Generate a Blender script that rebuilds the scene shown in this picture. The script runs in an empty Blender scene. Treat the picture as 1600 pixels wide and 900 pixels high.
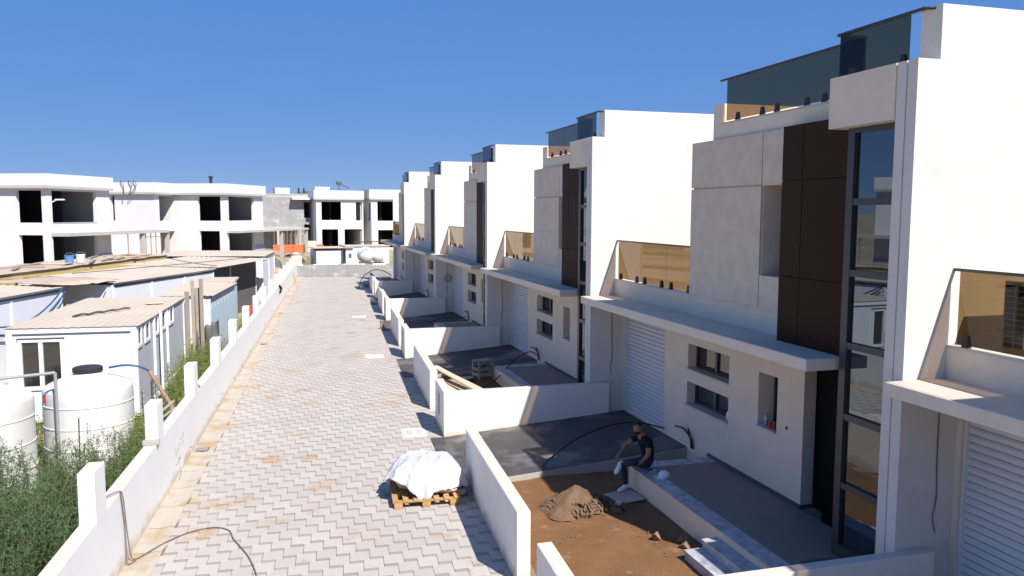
import bpy, bmesh, math, random
from mathutils import Vector, Matrix, noise
random.seed(11)
SC = bpy.context.scene
COL = SC.collection
rad = math.radians

# ------------------------------------------------------------------ camera
F_PX, YAW, PITCH, ROLL, CAM_H = 1250.0, .280, .094, .003, 5.25
fw = Vector((math.sin(YAW)*math.cos(PITCH), math.cos(YAW)*math.cos(PITCH), -math.sin(PITCH)))
rt0 = Vector((math.cos(YAW), -math.sin(YAW), 0)); up0 = rt0.cross(fw)
rt = rt0*math.cos(ROLL)+up0*math.sin(ROLL); upv = up0*math.cos(ROLL)-rt0*math.sin(ROLL)
cam = bpy.data.cameras.new('camera'); cam.sensor_width = 36; cam.lens = 36*F_PX/1600
cam.clip_start = .1; cam.clip_end = 8000
cam_o = bpy.data.objects.new('camera', cam); COL.objects.link(cam_o)
M = Matrix((rt, upv, -fw)).transposed().to_4x4(); M.translation = (0, 0, CAM_H)
cam_o.matrix_world = M
SC.camera = cam_o

# ------------------------------------------------------------------ sky, sun, exposure
SUN_DIR = Vector((.34, -.86, 1.0)).normalized()
w = bpy.data.worlds.new('World'); SC.world = w; w.use_nodes = True
nt = w.node_tree; nt.nodes.clear()
sky = nt.nodes.new('ShaderNodeTexSky'); sky.sky_type = 'NISHITA'; sky.sun_disc = False
sky.sun_elevation = math.asin(SUN_DIR.z); sky.sun_rotation = math.atan2(SUN_DIR.x, SUN_DIR.y)
sky.altitude = 0; sky.air_density = .7; sky.dust_density = 0; sky.ozone_density = 8.0
bg = nt.nodes.new('ShaderNodeBackground'); bg.inputs['Strength'].default_value = .15
wo = nt.nodes.new('ShaderNodeOutputWorld')
# colour grading of the whole sky, as the camera's own saturation and tone curve give it
gm = nt.nodes.new('ShaderNodeGamma'); gm.inputs[1].default_value = .2
hs = nt.nodes.new('ShaderNodeHueSaturation'); hs.inputs['Saturation'].default_value = 2.64
mx = nt.nodes.new('ShaderNodeMix'); mx.data_type = 'RGBA'; mx.blend_type = 'MULTIPLY'; mx.inputs[0].default_value = 1; mx.inputs[7].default_value = (1.09, 1.38, 2.11, 1)
nt.links.new(sky.outputs[0], gm.inputs[0]); nt.links.new(gm.outputs[0], hs.inputs['Color']); nt.links.new(hs.outputs[0], mx.inputs[6])
nt.links.new(mx.outputs[2], bg.inputs[0]); nt.links.new(bg.outputs[0], wo.inputs[0])
sun = bpy.data.lights.new('sun', 'SUN'); sun.energy = 5.0; sun.angle = rad(.53); sun.color = (1.0, .95, .88)
sun_o = bpy.data.objects.new('sun', sun); COL.objects.link(sun_o)
sun_o.rotation_euler = (-SUN_DIR).to_track_quat('-Z', 'Y').to_euler()
sun_o.location = (20, -40, 60)
SC.view_settings.view_transform = 'Standard'; SC.view_settings.look = 'None'
SC.view_settings.gamma = 1; SC.view_settings.use_curve_mapping = False
SC.view_settings.exposure = .6

# ------------------------------------------------------------------ materials
MATS = {}
def mat(name, col, rough=.8, col2=None, scale=3.0, amt=.5, detail=5, bump=0, bscale=60, metal=0, spec=.3,
        stain=None, sscale=.6, slo=.58, shi=.72, vary=0, island=False, sinv=1.0, splash=None, sph=.35):
    """diffuse colour mixed with a second colour by world-space noise, optional stains with their own outline"""
    if name in MATS: return MATS[name]
    m = bpy.data.materials.new(name); m.use_nodes = True
    n = m.node_tree.nodes; l = m.node_tree.links
    p = n['Principled BSDF']
    p.inputs['Roughness'].default_value = rough; p.inputs['Metallic'].default_value = metal
    p.inputs['Specular IOR Level'].default_value = spec
    geo = n.new('ShaderNodeNewGeometry')
    cur = None
    def noise_tex(sc, det, r=.6):
        t = n.new('ShaderNodeTexNoise'); t.inputs['Scale'].default_value = sc; t.inputs['Detail'].default_value = det
        t.inputs['Roughness'].default_value = r
        l.new(geo.outputs['Position'], t.inputs['Vector']); return t
    def mix(a, b, fac):
        x = n.new('ShaderNodeMix'); x.data_type = 'RGBA'
        for s, v in ((6, a), (7, b)):
            if isinstance(v, tuple): x.inputs[s].default_value = (*v, 1)
            else: l.new(v, x.inputs[s])
        l.new(fac, x.inputs[0]); return x.outputs[2]
    def ramp(src, lo, hi, a=0., b=1.):
        r = n.new('ShaderNodeMapRange'); r.inputs[1].default_value = lo; r.inputs[2].default_value = hi
        r.inputs[3].default_value = a; r.inputs[4].default_value = b
        l.new(src, r.inputs[0]); return r.outputs[0]
    cur = tuple(col)
    if col2:
        t = noise_tex(scale, detail)
        cur = mix(tuple(col), tuple(col2), ramp(t.outputs[0], .5-amt*.5, .5+amt*.5))
    if vary:
        if island:
            oi = n.new('ShaderNodeObjectInfo'); ad = n.new('ShaderNodeMath'); ad.operation = 'ADD'
            l.new(geo.outputs['Random Per Island'], ad.inputs[0]); l.new(oi.outputs['Random'], ad.inputs[1])
            fr = n.new('ShaderNodeMath'); fr.operation = 'FRACT'; l.new(ad.outputs[0], fr.inputs[0]); src = fr.outputs[0]
        else:
            oi = n.new('ShaderNodeObjectInfo'); src = oi.outputs['Random']
        hs = n.new('ShaderNodeHueSaturation')
        l.new(ramp(src, 0, 1, 1-vary, 1+vary), hs.inputs['Value'])
        if isinstance(cur, tuple): hs.inputs['Color'].default_value = (*cur, 1)
        else: l.new(cur, hs.inputs['Color'])
        cur = hs.outputs[0]
    if stain:
        t = noise_tex(sscale, 8, .62)
        cur = mix(cur, tuple(stain), ramp(t.outputs[0], slo, shi, 0, sinv))
    if splash:                                        # mud splashed up from the ground, with a ragged upper edge
        sx = n.new('ShaderNodeSeparateXYZ'); l.new(geo.outputs['Position'], sx.inputs[0]); t = noise_tex(2.6, 9, .68)
        ad = n.new('ShaderNodeMath'); ad.operation = 'MULTIPLY_ADD'; l.new(t.outputs[0], ad.inputs[0]); ad.inputs[1].default_value = -1.9*sph; l.new(sx.outputs[2], ad.inputs[2])
        cur = mix(cur, tuple(splash), ramp(ad.outputs[0], -.85*sph, -.35*sph, .8, 0))
    if isinstance(cur, tuple): p.inputs['Base Color'].default_value = (*cur, 1)
    else: l.new(cur, p.inputs['Base Color'])
    if bump:
        t = noise_tex(bscale, 4); b = n.new('ShaderNodeBump'); b.inputs['Strength'].default_value = bump
        b.inputs['Distance'].default_value = .02
        l.new(t.outputs[0], b.inputs['Height']); l.new(b.outputs[0], p.inputs['Normal'])
    MATS[name] = m; return m

def glass_mat(name, tint, refl, rough=.02, opaque=False):
    m = bpy.data.materials.new(name); m.use_nodes = True
    n = m.node_tree.nodes; l = m.node_tree.links; n.clear()
    out = n.new('ShaderNodeOutputMaterial'); mx = n.new('ShaderNodeMixShader')
    gl = n.new('ShaderNodeBsdfGlossy'); gl.inputs['Roughness'].default_value = rough; gl.inputs['Color'].default_value = (*refl, 1)
    if opaque: a = n.new('ShaderNodeBsdfDiffuse')
    else: a = n.new('ShaderNodeBsdfTransparent')
    a.inputs['Color'].default_value = (*tint, 1)
    fr = n.new('ShaderNodeFresnel'); fr.inputs['IOR'].default_value = 2.6 if opaque else 1.35
    gg = n.new('ShaderNodeNewGeometry'); iv = n.new('ShaderNodeMath'); iv.operation = 'SUBTRACT'; iv.inputs[0].default_value = 1; l.new(gg.outputs['Backfacing'], iv.inputs[1])
    ml = n.new('ShaderNodeMath'); ml.operation = 'MULTIPLY'; l.new(fr.outputs[0], ml.inputs[0]); l.new(iv.outputs[0], ml.inputs[1])
    l.new(ml.outputs[0], mx.inputs[0]); l.new(a.outputs[0], mx.inputs[1]); l.new(gl.outputs[0], mx.inputs[2])
    l.new(mx.outputs[0], out.inputs[0]); MATS[name] = m; return m

PLASTER = mat('white_plaster', (.72, .68, .62), .85, (.63, .59, .535), .9, .8, detail=8, bump=.35, bscale=30, stain=(.47, .43, .37), sscale=1.7, slo=.57, shi=.82, sinv=.6)
FACADE = mat('facade_plaster_shade_warmed', (.79, .69, .565), .9, (.71, .61, .49), 2.2, .6, bump=.35, bscale=55, stain=(.50, .42, .34), sscale=1.4, slo=.58, shi=.8, sinv=.6)  # same white plaster, colour warmed to offset the blue shade on the fronts
PANEL = mat('grainy_panel_plaster', (.73, .63, .505), .92, (.60, .505, .40), 4.0, .5, detail=8, bump=.5, bscale=80)
LOWWALL = mat('garden_wall_plaster', (.84, .78, .69), .88, (.77, .705, .62), 1.8, .6, bump=.3, bscale=40, stain=(.60, .52, .42), sscale=1.1, slo=.62, shi=.85, sinv=.6, splash=(.50, .40, .30), sph=.3)
STREETWALL = mat('boundary_wall_paint', (.80, .80, .80), .85, (.74, .74, .74), 1.2, .6, bump=.2, bscale=40, stain=(.60, .54, .44), sscale=1.4, slo=.6, shi=.82, sinv=.5, splash=(.55, .45, .32), sph=.36)
DUST = mat('grey_dust_screed', (.60, .52, .44), .95, (.50, .43, .36), 1.8, .7, bump=.3)
COPING = mat('dusty_wall_top', (.56, .47, .39), .9, (.66, .60, .53), 2.5, .7, bump=.2)
BROWN = mat('brown_cladding', (.042, .017, .009), .6, (.036, .014, .008), 2, .6, spec=.1, vary=.08)
FRAME = mat('anthracite_frame', (.035, .036, .042), .4, spec=.5)
BLACK = mat('dark_doorway', (.005, .005, .005), .7, spec=.1)
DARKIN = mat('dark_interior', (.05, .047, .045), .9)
MARBLE = mat('grey_marble', (.55, .56, .58), .35, (.22, .24, .28), 5.5, .35, detail=10)
TILE = mat('patio_tile', (.24, .21, .18), .6, (.20, .175, .15), 3, .6, bump=.1)
PLINTH = mat('dark_plinth', (.10, .095, .09), .6)
SHUT = mat('shutter_slat_paint', (.65, .66, .67), .45, vary=.02)
STONE = mat('window_sill_stone', (.55, .53, .50), .6, (.46, .44, .42), 6, .5)
DRIVE = mat('dark_stamped_concrete', (.055, .052, .052), .7, (.085, .08, .078), 1.6, .5, bump=.4, bscale=22, stain=(.26, .24, .225), sscale=.7, slo=.52, shi=.68, sinv=.8)
CONC = mat('rough_concrete', (.42, .40, .37), .9, (.32, .30, .28), 2.5, .7, bump=.5, bscale=30)
CONCG = mat('grey_cast_concrete', (.36, .355, .35), .9, (.24, .24, .24), .9, .6, detail=9, bump=.4, bscale=12, stain=(.5, .49, .47), sscale=1.5, slo=.55, shi=.7)
SOIL = mat('brown_soil', (.215, .108, .046), .95, (.145, .07, .03), 2.0, .6, detail=9, bump=.9, bscale=26, stain=(.28, .185, .11), sscale=3.5, slo=.58, shi=.75)
HEAP = mat('heap_soil', (.21, .135, .085), .95, (.11, .062, .035), 6.0, .6, detail=9, bump=1., bscale=40)
ROCK = mat('broken_stone', (.17, .105, .065), .95, (.26, .18, .12), 9, .6, vary=.3)
EARTH = mat('dry_earth', (.42, .33, .22), .95, (.30, .24, .15), .35, .6, detail=9, bump=.6, bscale=4, stain=(.16, .17, .07), sscale=.5, slo=.5, shi=.68)
PAVE_L = mat('light_paver', (.46, .418, .378), .85, (.41, .37, .332), .45, .8, bump=.25, bscale=90, stain=(.40, .26, .135), sscale=.9, slo=.57, shi=.66, vary=.06, island=True, sinv=.75)
PAVE_G = mat('grey_paver', (.325, .29, .262), .85, (.28, .25, .225), .45, .8, bump=.25, bscale=90, stain=(.34, .22, .11), sscale=.9, slo=.57, shi=.66, vary=.08, island=True, sinv=.75)
GROUT = mat('joint_sand', (.20, .16, .13), .95, (.26, .19, .14), 3, .6)
GUTTER = mat('concrete_gutter', (.47, .425, .365), .9, (.41, .355, .29), 1.5, .6, bump=.3, stain=(.38, .27, .155), sscale=1.3, slo=.5, shi=.64, sinv=.9)
GLASS = glass_mat('bronze_glass', (.485, .395, .275), (.9, .92, 1.0))
MIRROR = glass_mat('stair_window_glass', (.012, .014, .016), (.62, .70, .78), .008, True)
DGLASS = glass_mat('dark_window_glass', (.02, .02, .021), (.6, .62, .64), .02, True)
WHITEMET = mat('white_cabin_panel', (.72, .74, .78), .55, (.66, .68, .72), 1.0, .6, stain=(.55, .5, .44), sscale=1.0, slo=.64, shi=.85, sinv=.5)
WHITEFR = mat('white_cabin_frame', (.80, .80, .80), .5)
GREYMET = mat('shaded_cabin_side', (.56, .58, .61), .6, (.50, .51, .54), 1.0, .6, stain=(.42, .38, .33), sscale=1.2, slo=.6, shi=.8, sinv=.6)  # white cabin panel greyed in colour for its grazing-lit side
BLUEMET = mat('pale_blue_cabin_wall', (.50, .62, .70), .6, (.56, .66, .72), 1.2, .6, stain=(.5, .46, .4), sscale=1.0, slo=.6, shi=.8, sinv=.6)
ROOFTAN = mat('dusty_roof_sheet', (.56, .49, .40), .9, (.47, .39, .30), .6, .7, bump=.2, stain=(.40, .28, .18), sscale=.9, slo=.62, shi=.75, sinv=.7)
ROOFBR = mat('brown_board_roof', (.52, .42, .34), .9, (.40, .31, .24), 1.5, .6, bump=.5, bscale=8)
FASCIA = mat('golden_corrugated_sheet', (.46, .35, .15), .6, (.36, .26, .10), 1.0, .6)
TRIM = mat('dark_trim_and_shadow', (.10, .10, .105), .6)
TANK = mat('white_tank_plastic', (.70, .70, .69), .4, (.63, .61, .57), .8, .6, stain=(.6, .52, .42), sscale=1.0, slo=.66, shi=.85, sinv=.5)
LID = mat('black_plastic', (.03, .03, .033), .5)
PVC = mat('grey_pvc', (.30, .30, .30), .5)
HOSEB = mat('blue_hose', (.03, .075, .19), .5)
HOSEK = mat('black_hose', (.012, .012, .013), .5)
RUST = mat('rusty_pipe', (.22, .12, .07), .8, (.4, .3, .22), 9, .6)
CABLE = mat('grey_brown_cable', (.17, .13, .11), .6)
WOOD = mat('pallet_wood', (.50, .31, .13), .8, (.38, .22, .09), 7, .5, vary=.15)
WOODG = mat('weathered_wood', (.36, .30, .25), .9, (.27, .22, .18), 5, .6, vary=.15)
WOODP = mat('pale_plank', (.62, .50, .36), .85, (.52, .40, .28), 5, .6, vary=.1)
TARP = mat('white_tarpaulin', (.52, .53, .55), .5, (.45, .46, .48), 3, .6, bump=.35, bscale=14)
TARPD = mat('grey_tarpaulin_and_shade', (.09, .095, .10), .7, (.14, .14, .14), 3, .6, bump=.5, bscale=6)
ORANGE = mat('orange_plastic', (.80, .12, .03), .5, vary=.1)
RED = mat('red_paint', (.55, .05, .04), .5)
VILLA = mat('villa_render', (.74, .73, .735), .9, (.66, .65, .655), .6, .7, detail=8, bump=.2, bscale=20, stain=(.5, .48, .46), sscale=.9, slo=.6, shi=.82, sinv=.5)
VILLAGREY = mat('villa_raw_slab', (.50, .48, .46), .9, (.42, .40, .38), 2, .6, bump=.3)
INNER = mat('interior_wall_shade', (.05, .047, .045), .95, (.032, .03, .029), 1.0, .6)  # near-black so the colour itself carries the shade of the unlit rooms
BAND = mat('grey_plinth_paint', (.40, .42, .48), .8)
SHRUB = mat('feathery_shrub', (.05, .10, .04), .75, (.085, .145, .06), 6, .6, vary=.15, island=False)
SHRUBST = mat('shrub_stem', (.14, .13, .06), .9)
WEED = mat('weed_green', (.10, .155, .035), .8, (.17, .19, .05), 1.4, .6)
OLIVE = mat('dry_bush', (.17, .18, .09), .85, (.11, .13, .06), 3, .6)
SKIN = mat('skin', (.32, .17, .11), .6)
HAIR = mat('dark_hair', (.012, .010, .009), .7)
SHIRT = mat('navy_shirt', (.010, .012, .022), .9)
JEANS = mat('dark_jeans', (.030, .042, .075), .9, (.022, .03, .055), 30, .5)
SHOE = mat('white_trainer', (.75, .76, .78), .6)
ACW = mat('beige_enamel', (.62, .60, .55), .5)
GRILLE = mat('dark_fin', (.05, .05, .05), .6)
CANR = mat('red_can', (.50, .02, .03), .35, metal=.4)
PETB = mat('clear_bottle', (.45, .52, .58), .2, spec=.6)
BLUE = mat('blue_plastic', (.10, .25, .55), .5)
STEEL = mat('galvanised_steel', (.45, .46, .47), .45, metal=.6)
IRON = mat('cast_iron', (.07, .065, .06), .7)
MAN = mat('concrete_cover', (.62, .56, .50), .85, (.54, .48, .43), 7, .6, bump=.3)
PAPER = mat('white_paper', (.75, .76, .8), .8)
GREYPATCH = mat('grey_patch', (.42, .42, .43), .7)
PINKSACK = mat('paper_sack', (.55, .42, .36), .85, (.48, .34, .28), 6, .6)

# ------------------------------------------------------------------ mesh helpers
class MB:
    def __init__(s, off=(0, 0, 0)): s.v = []; s.f = []; s.mi = []; s.off = Vector(off); s.cur = 0
    def add(s, vs, fs):
        b = len(s.v); s.v += [tuple(Vector(v)-s.off) for v in vs]
        s.f += [tuple(b+i for i in f) for f in fs]; s.mi += [s.cur]*len(fs)
        return s
    def box(s, x0, x1, y0, y1, z0, z1, rot=0, piv=None):
        if x0 > x1: x0, x1 = x1, x0
        if y0 > y1: y0, y1 = y1, y0
        if z0 > z1: z0, z1 = z1, z0
        vs = [(x0, y0, z0), (x1, y0, z0), (x1, y1, z0), (x0, y1, z0), (x0, y0, z1), (x1, y0, z1), (x1, y1, z1), (x0, y1, z1)]
        if rot:
            px, py = piv or ((x0+x1)/2, (y0+y1)/2); c, q = math.cos(rot), math.sin(rot)
            vs = [(px+(x-px)*c-(y-py)*q, py+(x-px)*q+(y-py)*c, z) for x, y, z in vs]
        return s.add(vs, [(3, 2, 1, 0), (4, 5, 6, 7), (0, 1, 5, 4), (1, 2, 6, 5), (2, 3, 7, 6), (3, 0, 4, 7)])
    def prism(s, poly, z0, z1):
        """poly counter-clockwise seen from above; z0, z1 numbers or per-vertex lists"""
        n = len(poly)
        a = z0 if isinstance(z0, (list, tuple)) else [z0]*n; b = z1 if isinstance(z1, (list, tuple)) else [z1]*n
        vs = [(x, y, a[i]) for i, (x, y) in enumerate(poly)]+[(x, y, b[i]) for i, (x, y) in enumerate(poly)]
        return s.add(vs, [tuple(range(n-1, -1, -1)), tuple(range(n, 2*n))]+[(i, (i+1) % n, n+(i+1) % n, n+i) for i in range(n)])
    def tube(s, pts, r, n=6, r1=None):
        pts = [Vector(p) for p in pts]; m = len(pts); rings = []; up = Vector((0, 0, 1))
        for i, p in enumerate(pts):
            t = (pts[min(i+1, m-1)]-pts[max(i-1, 0)]).normalized()
            a = t.cross(up if abs(t.z) < .95 else Vector((1, 0, 0))).normalized(); b = t.cross(a)
            q = r if r1 is None else r+(r1-r)*i/(m-1)
            rings.append([p+(a*math.cos(k*2*math.pi/n)+b*math.sin(k*2*math.pi/n))*q for k in range(n)])
        fs = []
        for i in range(m-1):
            for k in range(n): fs.append((i*n+k, (i+1)*n+k, (i+1)*n+(k+1) % n, i*n+(k+1) % n))
        fs.append(tuple(range(n))); fs.append(tuple(range((m-1)*n+n-1, (m-1)*n-1, -1)))
        return s.add([v for r_ in rings for v in r_], fs)
    def lathe(s, prof, c, n=32):
        vs = []; fs = []; m = len(prof)
        for r, z in prof:
            for k in range(n): a = 2*math.pi*k/n; vs.append((c[0]+r*math.cos(a), c[1]+r*math.sin(a), c[2]+z))
        for i in range(m-1):
            for k in range(n): fs.append((i*n+k, i*n+(k+1) % n, (i+1)*n+(k+1) % n, (i+1)*n+k))
        fs.append(tuple(range(n-1, -1, -1))); fs.append(tuple(range((m-1)*n, m*n)))
        return s.add(vs, fs)
    def wall(s, axis, p, t, a0, a1, z0, z1, holes):
        """wall of thickness t from plane p, along the other axis a0..a1, with rectangular openings (a0,a1,z0,z1); no inner faces"""
        As = sorted({a0, a1, *[h[0] for h in holes], *[h[1] for h in holes]}); As = [a for a in As if a0 <= a <= a1]
        Zs = sorted({z0, z1, *[h[2] for h in holes], *[h[3] for h in holes]}); Zs = [z for z in Zs if z0 <= z <= z1]
        def solid(i, j):
            if i < 0 or j < 0 or i >= len(As)-1 or j >= len(Zs)-1: return False
            ca, cz = (As[i]+As[i+1])/2, (Zs[j]+Zs[j+1])/2
            return not any(h[0] < ca < h[1] and h[2] < cz < h[3] for h in holes)
        def P(q, a, z): return (q, a, z) if axis == 'x' else (a, q, z)
        flip = axis != 'x'
        def quad(vs):
            s.add(vs, [(3, 2, 1, 0) if flip else (0, 1, 2, 3)])
        for i in range(len(As)-1):
            for j in range(len(Zs)-1):
                if not solid(i, j): continue
                A, B, Z, W = As[i], As[i+1], Zs[j], Zs[j+1]
                quad([P(p, B, Z), P(p, A, Z), P(p, A, W), P(p, B, W)])
                quad([P(p+t, A, Z), P(p+t, B, Z), P(p+t, B, W), P(p+t, A, W)])
                if not solid(i-1, j): quad([P(p, A, Z), P(p+t, A, Z), P(p+t, A, W), P(p, A, W)])
                if not solid(i+1, j): quad([P(p+t, B, Z), P(p, B, Z), P(p, B, W), P(p+t, B, W)])
                if not solid(i, j-1): quad([P(p, A, Z), P(p, B, Z), P(p+t, B, Z), P(p+t, A, Z)])
                if not solid(i, j+1): quad([P(p, B, W), P(p, A, W), P(p+t, A, W), P(p+t, B, W)])
        return s
    def corr(s, x0, x1, y0, y1, z0, z1, pitch=.25, amp=.02, th=.01):
        """corrugated sheet: ribs run along x, waves along y; z0 at y0, z1 at y1"""
        n = max(4, int((y1-y0)/pitch)*4); top = []
        for i in range(n+1):
            y = y0+(y1-y0)*i/n; z = z0+(z1-z0)*i/n+(amp if i % 4 in (1, 2) else 0); top.append((y, z))
        vs = []
        for y, z in top: vs += [(x0, y, z), (x1, y, z), (x1, y, z-th), (x0, y, z-th)]
        fs = []
        for i in range(n):
            a = 4*i; b = a+4
            fs += [(a, a+1, b+1, b), (a+3, b+3, b+2, a+2), (a, b, b+3, a+3), (a+1, a+2, b+2, b+1)]
        fs += [(0, 3, 2, 1), (4*n, 4*n+1, 4*n+2, 4*n+3)]
        return s.add(vs, fs)
    def mesh(s, name, mats, smooth=False, bevel=0):
        me = bpy.data.meshes.new(name); me.from_pydata(s.v, [], s.f); me.update()
        for m_ in (mats if isinstance(mats, (list, tuple)) else [mats]): me.materials.append(m_)
        me.polygons.foreach_set('material_index', s.mi)
        if bevel:
            bm = bmesh.new(); bm.from_mesh(me)
            bmesh.ops.remove_doubles(bm, verts=bm.verts, dist=1e-5)
            ed = [e for e in bm.edges if len(e.link_faces) == 2 and e.calc_face_angle(0) > .6]
            bmesh.ops.bevel(bm, geom=ed, offset=bevel, segments=1, affect='EDGES', clamp_overlap=True)
            bm.to_mesh(me); bm.free()
        if smooth:
            me.polygons.foreach_set('use_smooth', [True]*len(me.polygons))
        return me
    def build(s, name, mats, parent=None, smooth=False, bevel=0):
        o = bpy.data.objects.new(name, s.mesh(name, mats, smooth, bevel)); COL.objects.link(o)
        if parent: o.parent = parent
        else: o.location = s.off
        return o

def tag(o, label=None, cat=None, group=None, kind=None):
    if label: o['label'] = label
    if cat: o['category'] = cat
    if group: o['group'] = group
    if kind: o['kind'] = kind
    return o
def empty(name, loc=(0, 0, 0), rz=0, label=None, cat=None, group=None):
    o = bpy.data.objects.new(name, None); COL.objects.link(o); o.empty_display_size = .2
    o.location = loc; o.rotation_euler = (0, 0, rz); return tag(o, label, cat, group)
def copy_tree(o, parent=None):
    c = o.copy(); COL.objects.link(c); c.parent = parent
    for ch in list(o.children): copy_tree(ch, c)
    return c
def catenary(p, q, sag, n=10):
    p, q = Vector(p), Vector(q)
    return [p.lerp(q, i/n)-Vector((0, 0, sag*4*(i/n)*(1-i/n))) for i in range(n+1)]
def spline(pts, n=6):
    P = [Vector(p) for p in pts]; P = [P[0]]+P+[P[-1]]; out = []
    for i in range(1, len(P)-2):
        for k in range(n):
            t = k/n; a, b, c, d = P[i-1], P[i], P[i+1], P[i+2]
            out.append(.5*((2*b)+(c-a)*t+(2*a-5*b+4*c-d)*t*t+(3*b-a-3*c+d)*t**3))
    return out+[P[-2]]

# ------------------------------------------------------------------ layout lines
PITCH_Y = 10.304
def Yn(n): return 7.93+(n-1)*PITCH_Y
def XL(y): return -3.165+.064*y          # street face of the left boundary wall
def XR(y): return 2.471+.0594*y          # street face of the front garden walls
TH = math.atan(.062)

# ------------------------------------------------------------------ ground
def sstep(a, b, x):
    t = max(0, min(1, (x-a)/(b-a))); return t*t*(3-2*t)
def ground_z(x, y):
    left = 1-sstep(-.34, -.12, x-XL(y))
    rise = sstep(52, 57, y+.15*x) if x < 12 else sstep(66, 70, y)
    zl = -.75+.08*noise.noise((x*.4, y*.4, 0))
    far = 1.15 if x < 0 else 1.0
    if y > 67.3 and x > -.5: left = 1
    base = -.14*(1-left)+zl*left
    hill = sstep(50, 54, y-.55*(x+14)) if x < 1 and y < 80 else sstep(80, 86, y)
    if x > 13: hill = 0
    return base*(1-hill)+far*hill
xs = [-3000, -1200, -500, -200, -110, -70, -50]+[-40+i*1.0 for i in range(36)]+[-4+i*.25 for i in range(28)]+[3+i*1.5 for i in range(20)]+[36, 45, 60, 90, 150, 300, 700, 1500, 3000]
ys = [-500, -120, -40, -20]+[-10+i*1.0 for i in range(105)]+[100, 110, 130, 170, 240, 400, 800, 1600, 3500]
g = MB(); vs = [(x, y, ground_z(x, y)) for y in ys for x in xs]; nx = len(xs)
fs = [(j*nx+i, j*nx+i+1, (j+1)*nx+i+1, (j+1)*nx+i) for j in range(len(ys)-1) for i in range(nx-1)]
g.add(vs, fs); tag(g.build('ground', EARTH, smooth=True), kind='structure')

# ------------------------------------------------------------------ street paving
street = empty('street_paving', (0, 0, 0)); tag(street, kind='structure')
b = MB(); Y0, Y1 = 3.0, 66.9
b.prism([(XL(Y0)+.02, Y0), (XR(Y0)+.1, Y0), (XR(Y1)+2.2, Y1), (XL(Y1)+.02, Y1)], -.12, -.022)
b.build('bedding_sand', GROUT, street)
W_, H_, SW, SH = .30, .30, .20, .10
tdir = Vector((math.sin(TH), math.cos(TH), 0)); ndir = Vector((math.cos(TH), -math.sin(TH), 0))
org = Vector((XL(0), 0, 0))
def paver_geo(wd, hd, j=.0025, c=.003):
    x, y = wd/2-j, hd/2-j
    o = [(-x, -y), (x, -y), (x, y), (-x, y)]; q = [(-x+c, -y+c), (x-c, -y+c), (x-c, y-c), (-x+c, y-c)]
    vs = [(a, b_, 0) for a, b_ in q]+[(a, b_, -c) for a, b_ in o]+[(a, b_, -.03) for a, b_ in o]
    fs = [(0, 1, 2, 3)]+[(4+i, 4+(i+1) % 4, (i+1) % 4, i) for i in range(4)]+[(8+i, 8+(i+1) % 4, 4+(i+1) % 4, 4+i) for i in range(4)]
    return vs, fs
big_geo, small_geo = paver_geo(W_, H_), paver_geo(SW, SH)
bigs, smalls = [], []
for i in range(-300, 300):
    for j in range(-300, 60):
        a = i*.30+j*.20; s_ = i*.10-j*.30
        if not (.2 < a < 6.6 and 3.2 < s_ < 66.6): continue
        for lst, ca, cs in ((bigs, a+.15, s_+.15), (smalls, a+.10, s_-.05)):
            p = org+ndir*ca+tdir*cs
            if p.x < XL(p.y)+.36 or p.x > XR(p.y)+(.13 if p.y < 57 else 2.0) or p.y > 66.7: continue
            lst.append(p)
def in_view(p):
    d = p-Vector((0, 0, CAM_H)); f_ = d.dot(fw)
    return f_ > 1 and abs(d.dot(rt)/f_) < 800/F_PX and abs(d.dot(upv)/f_) < 452/F_PX
for lst, geo_, nm, mt, near_n in ((bigs, big_geo, 'paver', PAVE_L, 300), (smalls, small_geo, 'infill_paver', PAVE_G, 300)):
    lst.sort(key=lambda p: (not in_view(p), p.length))
    one = MB().add(*geo_).mesh(nm, mt)
    for p in lst[:near_n]:
        o = bpy.data.objects.new(nm, one); COL.objects.link(o); o.parent = street
        o.location = (p.x, p.y, random.uniform(-.003, .002)); o.rotation_euler = (random.gauss(0, .004), random.gauss(0, .004), -TH+random.gauss(0, .005))
    rest = MB()
    for p in lst[near_n:]:
        an = -TH+random.gauss(0, .005); c, q = math.cos(an), math.sin(an); tz = random.uniform(-.003, .002); tx, ty = random.gauss(0, .004), random.gauss(0, .004)
        rest.add([(p.x+x*c-y*q, p.y+x*q+y*c, z+tz+tx*x+ty*y) for x, y, z in geo_[0]], geo_[1])
    tag(rest.build(nm+'_field', mt, street), kind='stuff')
gt = MB(); yy = 3.0
gut = empty('gutter', (0, 0, 0)); tag(gut, kind='structure')
while yy < 66.5:                                      # precast gutter lengths, slightly dished, joints left open
    y2 = yy+1.0-.012; n_ = 6
    prof = [(.0, .012), (.10, .008), (.2, -.004), (.33, .006), (.335, .012), (.43, .012), (.44, .004)]
    m_ = MB()
    for (a, za), (c_, zc) in zip(prof[:-1], prof[1:]):
        m_.add([(XL(yy)+a, yy, za), (XL(yy)+c_, yy, zc), (XL(y2)+c_, y2, zc), (XL(y2)+a, y2, za)], [(0, 1, 2, 3)])
    m_.add([(XL(yy), yy, .012), (XL(y2), y2, .012), (XL(y2), y2, -.05), (XL(yy), yy, -.05)], [(0, 1, 2, 3)])
    m_.build('gutter_stone', GUTTER, gut); yy += 1.0

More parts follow.
